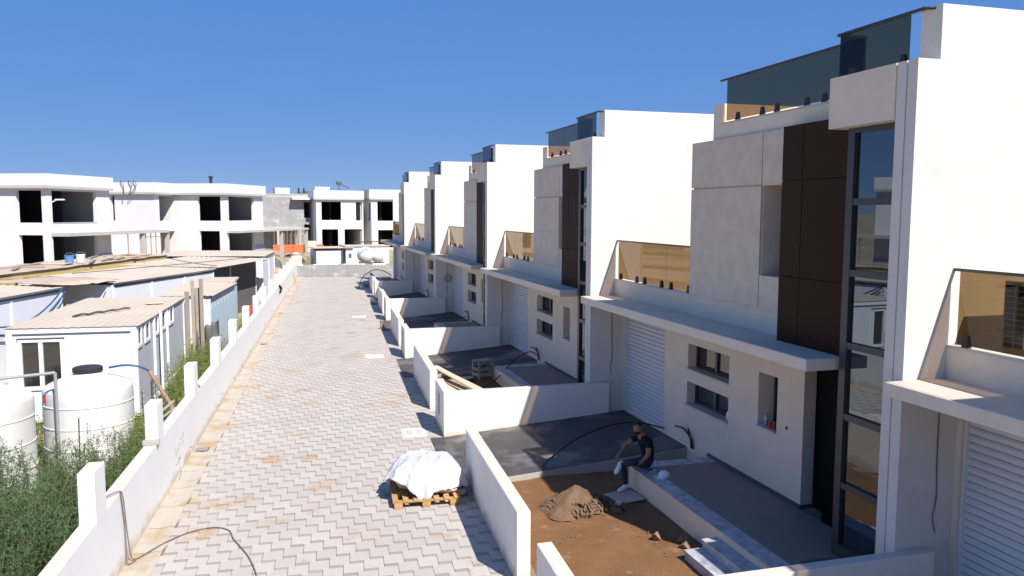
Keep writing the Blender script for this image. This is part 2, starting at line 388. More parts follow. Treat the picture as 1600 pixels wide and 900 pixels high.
# ------------------------------------------------------------------ left boundary wall with pillars
bw = empty('boundary_wall', (XL(12), 12, 0), 0, 'long white boundary wall with upright stubs along left side of paved lane', 'wall')
off = (XL(12), 12, 0)
b = MB(off); ya, yb = 3.5, 67.0; t_ = .2
b.prism([(XL(ya), ya), (XL(yb), yb), (XL(yb)-t_, yb), (XL(ya)-t_, ya)], -1.0, 1.15); b.build('wall_body', STREETWALL, bw)
b = MB(off); b.prism([(XL(ya)-.004, ya), (XL(yb)-.004, yb), (XL(yb)-t_+.004, yb), (XL(ya)-t_+.004, ya)], 1.15, 1.155); b.build('wall_top', COPING, bw)
y = 11.81-3.76*2
while y < 66.5:
    b = MB(off); a, c_ = y-.5, y; h = 1.84+random.uniform(-.015, .015)
    b.prism([(XL(a)+.003, a), (XL(c_)+.003, c_), (XL(c_)-t_-.003, c_), (XL(a)-t_-.003, a)], 1.1, h); b.build('pillar', STREETWALL, bw, bevel=.008); y += 3.765
b = MB((-2.3, 15.1, 1.16)); b.box(-2.44, -2.16, 14.93, 15.1, 1.156, 1.23, rot=.1); tag(b.build('concrete_block', CONC, bevel=.008), 'loose concrete block lying on the boundary wall top against a stub', 'block')
b = MB((-1.95, 20.1, 1.16)); b.box(-2.02, -1.93, 19.65, 19.85, 1.156, 1.21, rot=.3); tag(b.build('brick_fragment', ROCK, bevel=.01), 'small brown brick fragment on boundary wall top beside a stub', 'brick')

# ------------------------------------------------------------------ end wall
ew = empty('end_wall', (4, 67, 0), 0, 'grey rendered block wall closing the far end of the lane', 'wall')
b = MB((4, 67, 0)); b.box(XL(67)-.1, 9.6, 67.0, 67.2, -1, .98); b.build('wall_body', CONCG, ew)
for x in (2.1, 3.75, 5.3, 7.0, 8.6):
    b = MB((4, 67, 0)); b.box(x, x+.06, 66.985, 67.0, 0, .98); b.build('mortar_seam', CONC, ew)
for x0, x1, dz in ((1.2, 1.6, .12), (2.4, 4.4, .07), (4.8, 6.6, .07), (7.2, 8.3, .2)):
    b = MB((4, 67, 0)); n_ = 14; pts = [(x0+(x1-x0)*i/n_, .985-random.uniform(.3, 1)*dz) for i in range(n_+1)]
    for (xa, za), (xb, zb) in zip(pts[:-1], pts[1:]):
        b.add([(xa, 66.97, za), (xb, 66.97, zb), (xb, 66.97, 1.0), (xa, 66.97, 1.0), (xa, 67.21, za), (xb, 67.21, zb), (xb, 67.21, 1.0), (xa, 67.21, 1.0)],
              [(0, 1, 2, 3), (5, 4, 7, 6), (3, 2, 6, 7), (0, 4, 5, 1)])
    b.build('white_mortar_cap', WHITEFR, ew)

# ------------------------------------------------------------------ terraced houses
HX = 8.0
def H(): return MB((HX, 0, 0))
P = PITCH_Y
def pane_row(parent, nm, x, ys_, z0, z1, mt, th=.012):
    for a, c_ in ys_:
        H().box(x, x+th, a, c_, z0, z1).build(nm, mt, parent)
def clamp(parent, x, y, z):
    b = H(); b.add([(x-.03, y-.045, z), (x+.042, y-.045, z), (x+.042, y+.045, z), (x-.03, y+.045, z),
                    (x-.015, y-.03, z+.15), (x+.027, y-.03, z+.15), (x+.027, y+.03, z+.15), (x-.015, y+.03, z+.15)],
                   [(3, 2, 1, 0), (4, 5, 6, 7), (0, 1, 5, 4), (1, 2, 6, 5), (2, 3, 7, 6), (3, 0, 4, 7)]).build('glass_clamp', LID, parent)
def make_house():
    r = empty('townhouse', (HX, 0, 0))
    # party wall with grooved front edge
    b = H()
    b.prism([(7.25, 0), (18, 0), (18, .33), (7.25, .33), (7.25, .178), (7.272, .178), (7.272, .155), (7.25, .155)], -.3, 7.08)
    b.box(7.567, 18, 0, .33, 7.08, 7.725); b.build('party_wall', PLASTER, r)
    # box over the stair window
    b = H(); b.box(7.25, 7.9, .353, 1.58, 6.4, 7.08); b.box(7.272, 7.9, .33, .353, 6.4, 7.078); b.build('window_head_block', FACADE, r)
    # stair window
    sw = H(); sw.box(7.45, 7.63, 1.29, 1.42, .43, 6.4); sw.box(7.45, 7.53, .33, .365, .43, 6.4)
    sw.box(7.45, 7.53, .365, 1.29, 6.33, 6.4); sw.box(7.45, 7.53, .365, 1.29, .43, .60)
    sw = sw.build('stair_window', FRAME, r)
    zs = [.60, 1.46, 2.44, 3.44, 4.44, 5.41, 6.33]
    for z in zs[1:-1]: H().box(7.455, 7.53, .365, 1.29, z-.045, z+.045).build('mullion', FRAME, sw)
    for i, (z0, z1) in enumerate(zip(zs[:-1], zs[1:])):
        a = .045 if i else 0; c_ = .045 if i < 5 else 0
        H().box(7.50, 7.512, .365, 1.29, z0+a, z1-c_).build('pane', MIRROR, sw)
    H().box(7.58, 8.3, .33, 1.29, .4, 6.4).build('stair_core', DARKIN, r)
    # brown cladding
    H().box(7.63, 8.3, 1.42, 3.12, 3.03, 6.6).build('cladding_core', DARKIN, r)
    for y0, y1 in ((1.424, 2.595), (2.605, 3.118)):
        for z0, z1 in ((3.222, 4.262), (4.272, 5.752), (5.762, 6.6)):
            H().box(7.6, 7.632, y0, y1, z0, z1).build('cladding_panel', BROWN, r, bevel=.002)
    H().box(7.632, 7.83, 3.118, 3.13, 3.222, 6.6).build('cladding_return', BROWN, r)
    # white facade panels, slit window beside the cladding
    for y0, y1, z0, z1 in ((4.012, 6.42, 5.738, 6.61), (3.135, 3.988, 5.738, 6.61), (4.012, 6.42, 3.645, 5.708), (3.135, 3.988, 3.645, 4.2)):
        H().box(7.815, 7.862, y0, y1, z0, z1).build('facade_panel', PANEL, r, bevel=.003)
    b = H(); b.box(7.86, 18, 4.0, 6.41, 3.2, 6.6); b.box(7.86, 8.3, 3.13, 4.0, 3.2, 4.19); b.box(7.86, 8.3, 3.13, 4.0, 5.72, 6.6)
    b.box(8.3, 18, 1.42, 4.0, 3.2, 6.6); b.box(11.2, 18, 6.41, P, 3.2, 6.6); b.box(8.3, 18, .33, 1.42, 3.2, 6.6); b.build('upper_storey', FACADE, r)
    sl = H(); sl.box(8.26, 8.30, 3.14, 3.19, 4.2, 5.716); sl.box(8.26, 8.30, 3.94, 3.99, 4.2, 5.716); sl.box(8.26, 8.30, 3.19, 3.94, 4.2, 4.26); sl.box(8.26, 8.30, 3.19, 3.94, 5.66, 5.716)
    sl = sl.build('slit_window', FRAME, r); H().box(8.278, 8.29, 3.19, 3.94, 4.26, 5.66).build('pane', DGLASS, sl)
    # balcony
    H().box(7.885, 8.05, 3.13, P-.002, 3.04, 3.61).build('balcony_parapet', FACADE, r)
    H().box(7.868, 8.065, 6.43, P-.002, 3.61, 3.635).build('coping_stone', STONE, r)
    H().box(8.05, 11.2, 6.42, P-.002, 3.0, 3.19).build('balcony_floor', TILE, r)
    bl = H().box(7.918, 7.958, 6.44, P-.01, 4.553, 4.588).build('balcony_balustrade', FRAME, r)
    pane_row(bl, 'glass_pane', 7.932, ((6.45, 7.652), (7.668, 8.942), (8.958, P-.1)), 3.66, 4.556, GLASS)
    for y in (10.06, 9.13, 8.72, 7.87, 7.43, 6.65): clamp(bl, 7.932, y, 3.635)
    # canopy over the ground floor
    H().box(6.99, 8.12, 1.52, P-.004, 3.05, 3.22).build('canopy_slab', FACADE, r, bevel=.006)
    H().box(7.01, 7.88, 1.54, P-.02, 3.22, 3.224).build('canopy_top', DUST, r)
    # ground floor wall
    holes = [(5.31, 6.91, 2.03, 2.55), (5.31, 6.93, 1.27, 1.75), (3.76, 4.33, 1.50, 2.45), (7.97, 10.22, .36, 2.72)]
    b = H(); b.wall('x', 8.10, .42, 3.04, P-.002, -.3, 3.04, holes); b.build('ground_floor_wall', FACADE, r)
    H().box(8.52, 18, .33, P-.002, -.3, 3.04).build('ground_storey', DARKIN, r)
    for k, (y0, y1, z0, z1) in enumerate(holes[:3]):
        wn = H(); q = .05; x0, x1 = (8.29, 8.35) if k < 2 else (8.42, 8.48)
        wn.box(x0, x1, y0+.002, y0+q, z0, z1-.002); wn.box(x0, x1, y1-q, y1-.002, z0, z1-.002); wn.box(x0, x1, y0+q, y1-q, z0, z0+q); wn.box(x0, x1, y0+q, y1-q, z1-q, z1-.002)
        if k < 2: wn.box(x0-.01, x1, (y0+y1)/2-.05, (y0+y1)/2+.03, z0+q, z1-q)
        wn = wn.build('window', FRAME, r)
        if k < 2: pane_row(wn, 'pane', x0+.03, ((y0+q, (y0+y1)/2-.05), ((y0+y1)/2+.03, y1-q)), z0+q, z1-q, DGLASS)
        else: pane_row(wn, 'pane', x0+.03, ((y0+q, y1-q),), z0+q, z1-q, DGLASS)
        H().box(8.055, x0, y0+.001, y1-.001, z0-.028, z0+.004).build('sill', STONE, wn)
    # garage shutter
    gs = H(); gs.box(8.14, 8.24, 7.975, 8.02, .37, 2.72); gs.box(8.14, 8.24, 10.17, 10.215, .37, 2.72); gs.box(8.15, 8.22, 8.02, 10.17, .37, .43)
    gs = gs.build('garage_shutter', SHUT, r)
    for i in range(23):
        z = .43+i*.0995
        b = H(); b.add([(8.20, 8.02, z), (8.20, 10.17, z), (8.178, 10.17, z+.02), (8.178, 8.02, z+.02), (8.172, 10.17, z+.07), (8.172, 8.02, z+.07), (8.20, 10.17, z+.094), (8.20, 8.02, z+.094)],
                       [(0, 3, 2, 1), (3, 5, 4, 2), (5, 7, 6, 4), (0, 1, 6, 7)]).build('slat', SHUT, gs)
    H().box(8.201, 8.215, 8.02, 10.17, .43, 2.72).build('shutter_backing', DARKIN, gs)
    # near-black slab in the recess, coloured as the darkness of an open doorway
    d = H().box(8.32, 8.358, 1.46, 3.03, .43, 2.75).build('front_door', BLACK, r)
    H().box(8.27, 8.30, 1.62, 1.65, 1.1, 1.9).build('handle', STEEL, d)
    # patio
    H().box(6.36, 8.1, .34, 5.95, -.3, .395).build('patio_base', FACADE, r)
    H().box(6.66, 8.08, .345, 5.65, .395, .41).build('patio_floor', TILE, r)
    H().box(6.345, 6.658, .34, 5.96, .395, .413).build('marble_edging', MARBLE, r)
    H().box(6.66, 8.1, 5.652, 5.96, .395, .413).build('marble_edging', MARBLE, r)
    H().box(8.07, 8.1, 3.03, 6.0, .41, .475).build('plinth', PLINTH, r); H().box(8.07, 8.36, 3.01, 3.04, .41, .475).build('plinth', PLINTH, r)
    for x0, z1 in ((5.78, .14), (6.08, .275)):
        s_ = H().box(x0+.015, x0+.32 if z1 < .2 else 6.36, .45, 2.64, -.2, z1-.03).build('step', MARBLE, r)
        H().box(x0, x0+.335 if z1 < .2 else 6.358, .44, 2.66, z1-.03, z1).build('tread', MARBLE, s_)
    H().box(6.85, 7.4, .6, 1.3, .411, .416).build('doormat_recess', PLINTH, r)
    # roof terrace
    b = H(); b.box(7.885, 8.05, 1.58, 5.45, 6.6, 6.89); b.box(7.885, 11.5, 5.45, 5.75, 6.6, 7.27); b.build('roof_parapet', FACADE, r)
    H().box(7.865, 8.07, 1.59, 5.44, 6.89, 6.915).build('coping_stone', STONE, r)
    H().box(8.05, 18, .33, 5.45, 6.6, 6.63).build('roof_deck', TILE, r)
    rb = H().box(7.925, 7.975, 1.75, 5.62, 7.685, 7.72).build('roof_balustrade', FRAME, r)
    pane_row(rb, 'glass_pane', 7.944, ((1.76, 2.812), (2.828, 3.99), (4.006, 5.40)), 6.95, 7.69, GLASS)
    for y in (5.02, 4.25, 3.83, 3.03, 2.61): clamp(rb, 7.944, y, 6.915)
    b = H(); b.box(7.50, 7.55, .22, 1.80, 7.70, 7.735); b.box(7.55, 7.93, 1.755, 1.80, 7.70, 7.735); b.tube([(7.525, .24, 7.715), (7.525, .15, 7.70), (7.57, .12, 7.70)], .018)
    rb2 = b.build('upper_balustrade', FRAME, r)
    pane_row(rb2, 'glass_pane', 7.52, ((.46, 1.75),), 7.10, 7.705, GLASS)
    H().box(7.54, 7.92, 1.766, 1.778, 7.10, 7.705).build('glass_pane', GLASS, rb2)
    clamp(rb2, 7.52, .55, 7.08); clamp(rb2, 7.52, 1.5, 7.08)
    # electrics: hanging wire on the party wall, conduits by the garage
    b = H(); b.tube(spline([(7.82, P-.01, 2.95), (7.82, P-.012, 2.3), (7.84, P-.012, 1.7), (7.80, P-.012, 1.45), (7.84, P-.02, 1.25)]), .008, 5); b.build('hanging_wire', CABLE, r)
    b = H()
    for dx in (0, .04): b.tube(spline([(8.06, 6.55+dx, .40), (8.05, 6.6+dx, .6), (8.02, 6.85+dx, .74), (7.98, 7.15+dx, .73)]), .016, 6)
    b.tube(spline([(8.06, 6.62, .40), (8.04, 6.62, .6), (8.0, 6.66, .82)]), .016, 6); b.build('conduit_stub', HOSEK, r)
    return r
HL = ['nearest white terraced house, cropped by the right edge, with outdoor air conditioner on its balcony',
      'white terraced house with a seated man on its patio',
      'white terraced house with wooden crate and planks in its front yard, second tall blank wall',
      'third terraced house whose garage wall carries a round cable coil',
      'fourth terraced house along the lane, small in the distance',
      'farthest terraced house of the row, beside the grey end wall']
house = make_house()
houses = []
for n in range(6):
    h = house if n == 0 else copy_tree(house)
    h.location = (HX, Yn(n), 0); tag(h, HL[n], 'house', 'terraced houses in a row'); houses.append(h)
MB((8, 0, 0)).box(7.95, 18, PITCH_Y+.004, PITCH_Y+.25, -.3, 6.6).build('gable_wall', PLASTER, houses[5])

# ------------------------------------------------------------------ front gardens
WALLNAME = ['', 'nearest', 'second', 'third', 'fourth', 'fifth', 'last']
for n in range(0, 6):
    y = Yn(n); yn = Yn(n+1)
    if n > 0:
        # dividing wall with its return on the street
        a, c_ = y-.18, y+1.42
        lab = {1: 'nearest dividing garden wall, its white top crossing the bottom right corner',
               2: 'white dividing garden wall with letterbox slot, beside the covered pallet and dark driveway',
               3: 'white dividing garden wall behind the yard with wooden crate',
               4: 'fourth dividing garden wall from the camera, half in shade',
               5: 'farthest dividing garden wall, near the arching hose'}[n]
        dw = empty('dividing_wall', (XR(y), y, 0), 0, lab, 'wall', 'garden dividing walls')
        off = (XR(y), y, 0)
        b = MB(off); b.prism([(XR(a), a), (7.7, a), (7.7, y-.004), (XR(y)+.2, y-.004), (XR(c_)+.2, c_), (XR(c_), c_)], -.3, 1.065); b.build('wall_body', LOWWALL, dw, bevel=.006)
        b = MB(off); b.prism([(XR(a)+.012, a+.012), (7.69, a+.012), (7.69, y-.016), (XR(y)+.188, y-.016), (XR(c_)+.188, c_-.012), (XR(c_)+.012, c_-.012)], 1.065, 1.069); b.build('wall_top', COPING, dw)
        b = MB(off); ya, yb = y+.52, y+.80
        for (q0, q1, z0, z1) in ((ya, yb, .86, .9), (ya, yb, .36, .39), (ya, ya+.03, .39, .86), (yb-.03, yb, .39, .86)):
            b.prism([(XR(q0)-.012, q0), (XR(q0), q0), (XR(q1), q1), (XR(q1)-.012, q1)], z0, z1)
        lb = b.build('letterbox', STEEL, dw)
        b = MB(off); b.prism([(XR(ya+.03)-.004, ya+.03), (XR(ya)+.002, ya+.03), (XR(yb)+.002, yb-.03), (XR(yb-.03)-.004, yb-.03)], .39, .86); b.build('letterbox_plate', CONC, lb)
    a, c_ = y+2.53, y+6.95
    if n > 0:
        lab = {1: 'nearest street-side garden wall beside the pallet, its white end facing the camera', 2: 'street-side garden wall in front of the crate and planks yard',
               3: 'third street-side garden wall, with a small cone of debris at its foot', 4: 'fourth street-side garden wall from the camera', 5: 'farthest street-side garden wall, beneath the arching hose'}[n]
        fwl = empty('garden_wall', (XR(a), a, 0), 0, lab, 'wall', 'street-side garden walls'); off = (XR(a), a, 0)
        b = MB(off); b.prism([(XR(a), a), (XR(a)+.2, a), (XR(c_)+.2, c_), (XR(c_), c_)], -.3, 1.05); b.build('wall_body', LOWWALL, fwl, bevel=.006)
        b = MB(off); b.prism([(XR(a)+.012, a+.012), (XR(a)+.188, a+.012), (XR(c_)+.188, c_-.012), (XR(c_)+.012, c_-.012)], 1.05, 1.054); b.build('wall_top', COPING, fwl)
    # driveway ramp up to the garage
    d0, d1 = y+6.86, yn-.178
    def ramp(x): return .012+.35*max(0, min(1, (x-XR(y+8)-.1)/(8.0-XR(y+8)-.1)))
    dv = empty('driveway', (6, (d0+d1)/2, 0)); tag(dv, kind='structure'); off = (6, (d0+d1)/2, 0)
    xsn = [XR(d0)-.32, XR(d0)+.1, XR(d0)+1.2, 8.2]
    b = MB(off); t2 = MB(off)
    for i in range(3):
        x0, x1 = xsn[i], xsn[i+1]; dl = (XR(d1)-XR(d0)) if i == 0 else 0; dr = (XR(d1)-XR(d0)) if i == 0 else 0
        sh = [(XR(d1)-XR(d0)), (XR(d1)-XR(d0)), 0, 0]
        poly = [(x0, d0), (x1, d0), (x1+sh[i+1], d1), (x0+sh[i], d1)]
        zz = [ramp(x0), ramp(x1), ramp(x1), ramp(x0)]
        b.prism(poly, -.3, [z-.02 for z in zz]); t2.prism([(x0, d0+.03*(i > 0)), (x1, d0+.03*(i > 0)), poly[2], poly[3]], [z-.02 for z in zz], zz)
    b.build('ramp_base', CONC, dv); t2.build('ramp_surface', DRIVE, dv)
    # bare soil in the bed
    sv = []; nxx, nyy = 26, 40; ys0, ys1 = y, y+6.855
    for j in range(nyy+1):
        for i in range(nxx+1):
            v_ = ys0+(ys1-ys0)*j/nyy; u_ = XR(v_)+.1+(6.42-XR(v_)-.1)*i/nxx
            edge = min(1, min(i, nxx-i)/2)
            sv.append((u_, v_, -.015+.05*noise.fractal((u_*1.1, v_*1.1, n), 1, 2, 4)*edge-.01))
    b = MB(); b.add(sv, [(j*(nxx+1)+i, j*(nxx+1)+i+1, (j+1)*(nxx+1)+i+1, (j+1)*(nxx+1)+i) for j in range(nyy) for i in range(nxx)])
    tag(b.build('garden_soil', SOIL, smooth=True), kind='structure')


# ------------------------------------------------------------------ prefab cabins and sheds on the left
GZ = -.72
def along(p0, p1):
    d = Vector((p1[0]-p0[0], p1[1]-p0[1])); return d.length, math.atan2(d.y, d.x)
def shed(name, label, p0, p1, depth, z1, wallm, roofm, endm=None, z0=GZ, bays=3, slope=.12, over=.12, cat='shed', set_in=0, roof_th=.01, ribs=True, wall_holes=()):
    """long cabin: local x runs from p0 to p1, local y goes back from the visible long side"""
    L, rz = along(p0, p1); r = empty(name, (p0[0], p0[1], 0), rz, label, cat)
    for i in range(bays):
        a, c_ = L*i/bays+.05, L*(i+1)/bays-.05
        hs = [h for h in wall_holes if a < (h[0]+h[1])/2 < c_]
        MB().wall('y', .03+set_in, .06, a, c_, z0, z1-.12, hs).build('wall_panel', wallm, r)
    for i in range(bays+1):
        x = L*i/bays; MB().box(x-.055, x+.055, set_in, .1+set_in, z0, z1-.1).build('post', WHITEFR, r)
    MB().wall('x', 0, .06, .1+set_in, depth, z0, z1-.1, []).build('end_panel', endm or wallm, r)
    MB().wall('x', L-.06, .06, .1+set_in, depth, z0, z1-.1, []).build('end_panel', endm or wallm, r)
    MB().wall('y', depth, .06, 0, L, z0, z1-.05, []).build('back_panel', wallm, r)
    MB().box(-.03, L+.03, set_in-.03, set_in+.03, z1-.1, z1-.01).build('top_rail', WHITEFR, r)
    MB().box(0, L, set_in-.012, set_in+.028, z1-.165, z1-.1).build('painted_shadow_strip', TRIM, r)  # dark strip painted in as the shadow under the top rail
    b = MB(); 
    if ribs: b.corr(-over, L+over, -over, depth+over, z1, z1+slope, .3, .014, roof_th)
    else: b.box(-over, L+over, -over, depth+over, z1, z1+.06)
    b.build('roof_sheet', roofm, r)
    return r, L
# cabin nearest the tanks
c1L, c1a = along((-4.0, 24.4), (-3.6, 32.3))
c1 = empty('site_cabin', (-4.0, 24.4, 0), c1a, 'white prefab site cabin with tan roof standing behind the round water tanks', 'cabin')
wins = [(.15, .65), (1.15, 1.75), (2.55, 3.05), (3.55, 4.25), (4.95, 5.65)]
MB().wall('y', .03, .06, .1, c1L-.1, -.5, 1.96, [(a, c_, 1.45, 1.92) for a, c_ in wins]).build('side_panel', GREYMET, c1)
MB().wall('x', .03, .06, .1, 3.2, -.5, 1.9, [(1.95, 2.95, .42, 1.66)]).build('front_panel', WHITEMET, c1)
MB().wall('y', 3.24, .06, .1, c1L-.1, -.5, 1.96, []).build('back_panel', WHITEMET, c1)
MB().wall('x', c1L-.09, .06, .1, 3.2, -.5, 1.96, []).build('end_panel', WHITEMET, c1)
for x in (0, c1L-.16):
    for y in (0, 3.16):
        p_ = MB().box(x, x+.16, y, y+.16, -.55, 2.04).build('corner_post', WHITEFR, c1, bevel=.01)
        MB().box(x-.004, x+.02, y+.03, y+.05, 1.93, 1.97).build('bolt', TRIM, p_)
MB().box(0, .08, .16, 3.16, 1.9, 2.04).build('top_rail', WHITEFR, c1); MB().box(.004, .085, .16, 3.16, 1.86, 1.9).build('painted_shadow_strip', TRIM, c1)  # dark strip below the rail stands in for the rim's shadow
MB().box(.16, c1L-.16, 0, .08, 1.96, 2.04).build('top_rail', WHITEFR, c1)
MB().box(0, .1, .16, 3.16, -.6, -.46).build('bottom_rail', WHITEFR, c1); MB().box(.16, c1L-.16, 0, .1, -.6, -.46).build('bottom_rail', WHITEFR, c1)
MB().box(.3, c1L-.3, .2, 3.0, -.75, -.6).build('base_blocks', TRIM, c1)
MB().corr(-.03, c1L+.1, -.05, 3.35, 2.045, 2.06, .26, .008, .01).build('roof_sheet', ROOFTAN, c1)
for x in (2.35, 4.45): MB().box(x, x+.09, -.03, .03, -.6, 1.96).build('side_post', WHITEFR, c1)
MB().box(2.95, 3.02, -.12, -.05, -.7, 2.12).build('downpipe', WHITEFR, c1)
for a, c_ in wins:
    fr = MB(); q = .07
    fr.box(a-.04, c_+.04, -.01, .03, 1.37, 1.45); fr.box(a-.04, c_+.04, -.01, .03, 1.92, 1.955); fr.box(a-.04, a+q-.02, -.01, .03, 1.45, 1.92); fr.box(c_-q+.02, c_+.04, -.01, .03, 1.45, 1.92)
    fr = fr.build('side_window', WHITEFR, c1); MB().box(a+.05, c_-.05, .05, .06, 1.45, 1.92).build('pane', DGLASS, fr)
fw_ = MB()
for y0, y1, z0, z1 in ((1.88, 3.02, 1.66, 1.74), (1.88, 3.02, .32, .42), (1.88, 1.97, .42, 1.66), (2.93, 3.02, .42, 1.66), (2.41, 2.51, .42, 1.66)): fw_.box(-.02, .05, y0, y1, z0, z1)
fw_ = fw_.build('front_window', WHITEFR, c1)
MB().box(.05, .06, 2.51, 2.93, .42, 1.66).build('pane', DGLASS, fw_); MB().box(.05, .06, 1.97, 2.41, .42, 1.66).build('pane', DGLASS, fw_)
MB().box(-.035, .03, 1.86, 3.04, 1.745, 1.775).build('drip_trim', TRIM, fw_)
# cable runs and vents down the grey side
for x in (.35, 1.6, 2.2, 3.3, 4.2):
    b = MB(); b.tube([(x, -.03, .2), (x, -.05, -.65)], .022, 6); b.box(x-.05, x+.05, -.05, -.02, .18, .2)
    for k in range(4): b.box(x-.035, x+.035, -.075, -.025, .05-k*.16, .11-k*.16)
    b.build('pipe_drop', TRIM if x in (1.6, 3.3) else PVC, c1)

sA, _ = shed('prefab_shed', 'long white prefab shed with painted shadow line under its rail, hung with looping blue hoses', (-10.9, 25.6), (-8.35, 34.9), 3.2, 2.30, WHITEMET, ROOFTAN, bays=3, slope=.1)
sB, LB = shed('prefab_shed', 'white prefab shed behind the near cabin, tan roof running toward the lane', (-6.75, 36.4), (-3.45, 44.1), 4.3, 2.30, WHITEMET, ROOFTAN, bays=3, slope=.1)
sC, _ = shed('open_shed', 'tan-roofed open shed with wall coloured dark as overhang shade beside the boundary wall stubs', (-3.3, 44.5), (-.75, 52.3), 5.2, 2.34, TARPD, ROOFTAN, bays=2, slope=.1, over=.1, set_in=.9)  # dark wall colour stands in for shade under the roof overhang
sD, _ = shed('far_shed', 'farthest tan flat-roofed shed near the end of the boundary wall', (-1.2, 53.6), (-.55, 61.0), 6.5, 2.42, WHITEMET, ROOFTAN, bays=2, slope=.05)
# raised roof with golden corrugated fascia
LF, af = along((-13.9, 28.0), (-6.7, 52.2))
rf = empty('corrugated_roof_shed', (-13.9, 28.0, 0), af, 'shed with brown board roof above a long golden corrugated fascia strip', 'shed')
b = MB(); n_ = int(LF/.11)
for i in range(n_):                                   # folded sheet standing upright, one rib every 11 cm
    x = i*LF/n_; dx = LF/n_
    b.add([(x, 0, 2.0), (x+dx*.5, -.03, 2.0), (x+dx, 0, 2.0), (x, .05, 2.60), (x+dx*.5, .02, 2.60), (x+dx, .05, 2.60)], [(0, 1, 4, 3), (1, 2, 5, 4)])
b.build('fascia_sheet', FASCIA, rf)
b = MB(); m_ = 40; k_ = 8; vs = []
for j in range(k_+1):
    for i in range(m_+1):
        x, y = -.2+(LF+.4)*i/m_, -.03+2.6*j/k_; vs.append((x, y, 2.64+.008*j+.05*noise.noise((x*.8, y*.9, 3))))
b.add(vs, [(j*(m_+1)+i, j*(m_+1)+i+1, (j+1)*(m_+1)+i+1, (j+1)*(m_+1)+i) for j in range(k_) for i in range(m_)])
nv = len(b.v); b.add([(x, y, z-.04) for x, y, z in vs], [(j*(m_+1)+i, (j+1)*(m_+1)+i, (j+1)*(m_+1)+i+1, j*(m_+1)+i+1) for j in range(k_) for i in range(m_)])
b.build('board_roof', ROOFBR, rf)
random.seed(5)
for k in range(34):                                   # loose boards scattered over the roof
    x, y = random.uniform(.5, LF-.5), random.uniform(.3, 2.3); l_ = random.uniform(.9, 2.6); a = random.gauss(0, .25)+(1.57 if k % 5 == 0 else 0)
    MB().box(x-l_/2, x+l_/2, y-.09, y+.09, 2.70+.015*(k % 4), 2.725+.015*(k % 4), rot=a).build('loose_board', (WOODG, WOODP)[k % 3 == 0], rf)
MB().box(0, LF, .3, .4, GZ, 2.6).build('front_wall', WHITEMET, rf); MB().box(0, LF, 2.3, 2.4, GZ, 2.6).build('back_wall', WHITEMET, rf)
for x in (0, LF-.1): MB().box(x, x+.1, .4, 2.3, GZ, 2.6).build('end_wall_panel', WHITEMET, rf)
# things on that roof
def bucket(loc, mt, label):
    r = empty('bucket', loc, 0, label, 'bucket')
    MB().lathe([(.17, 0), (.21, .36), (.225, .36), (.225, .40), (.19, .40), (.16, .04)], (0, 0, 0), 20).build('pail', mt, r, smooth=False)
    b = MB(); b.tube([(.21*math.cos(a), .05, .38+.14*math.sin(a)) for a in [math.pi*i/8 for i in range(9)]], .008, 5); b.build('handle', STEEL, r)
bucket((-10.0, 43.5, 2.70), BLUE, 'blue plastic bucket standing on the brown board roof')
bucket((-9.7, 44.4, 2.70), WHITEFR, 'white plastic bucket next to the blue bucket on the roof')
# torn plastic over the gap between the two white sheds
b = MB(); vs = []; m_ = 14
for j in range(7):
    for i in range(m_+1):
        t = i/m_; x = -8.5+1.9*t-.55*j*.9; y = 34.4+2.3*t+.25*j; z = 2.44+.05*noise.noise((i*.7, j*.8, 1))-.10*math.sin(t*3.1)*(j == 0)+.03*j*.3
        vs.append((x, y, z))
b.add(vs, [(j*(m_+1)+i, j*(m_+1)+i+1, (j+1)*(m_+1)+i+1, (j+1)*(m_+1)+i) for j in range(6) for i in range(m_)])
o = b.build('roof_tarpaulin', ROOFBR, smooth=True); tag(o, 'crumpled brown sheet bridging the gap between two white sheds', 'sheet')
sm = o.modifiers.new('thick', 'SOLIDIFY'); sm.thickness = .015
# blue hoses looping over the shed front
hz = [((-9.9, 28.7, 2.15), (-8.25, 34.6, 2.22), .95, HOSEB, .03), ((-9.9, 28.7, 2.05), (-8.2, 34.8, 2.12), 1.15, HOSEB, .03), ((-9.95, 28.6, 1.95), (-8.15, 34.9, 1.6), .85, PVC, .028), ((-8.2, 34.9, 1.75), (-7.0, 36.3, 2.2), .25, HOSEB, .025)]
for i, (p, q, sg, mt, rr) in enumerate(hz):
    b = MB(p); b.tube(catenary(p, q, sg, 14), rr, 6)
    tag(b.build('hanging_hose', mt), ['topmost blue hose sagging across the left white shed', 'lower blue hose sagging across the left white shed', 'grey hose sagging beneath the blue hoses', 'short blue hose bent across the dark gap between sheds'][i], 'hose', 'hoses hung along the shed')
# pale blue cabin beside the wall
L2_, a2 = along((-2.75, 33.4), (-2.15, 39.0))
cb = empty('pale_blue_cabin', (-2.75, 33.4, 0), a2, 'small pale blue cabin with a row of dark vent slits, next to the boundary wall', 'cabin')
sl = [(x, x+.09, 1.45, 1.78) for x in (.15, .75, 1.45, 2.15, 2.95, 3.75, 4.65)]
MB().wall('y', 0, .06, 0, L2_, GZ, 1.95, sl).build('side_wall', BLUEMET, cb); MB().box(.05, L2_, .12, .14, GZ, 1.9).build('dark_liner', DARKIN, cb)
MB().wall('x', 0, .06, .06, 1.9, GZ, 1.95, []).build('end_wall_panel', WHITEMET, cb); MB().wall('x', L2_-.06, .06, .06, 1.9, GZ, 1.95, []).build('end_wall_panel', WHITEMET, cb)
MB().corr(-.12, L2_+.1, -.1, 2.0, 1.96, 2.02, .2, .02, .012).build('roof_sheet', ROOFTAN, cb); MB().box(-.1, L2_+.1, -.09, -.06, 1.86, 1.955).build('eave_trim', TRIM, cb)
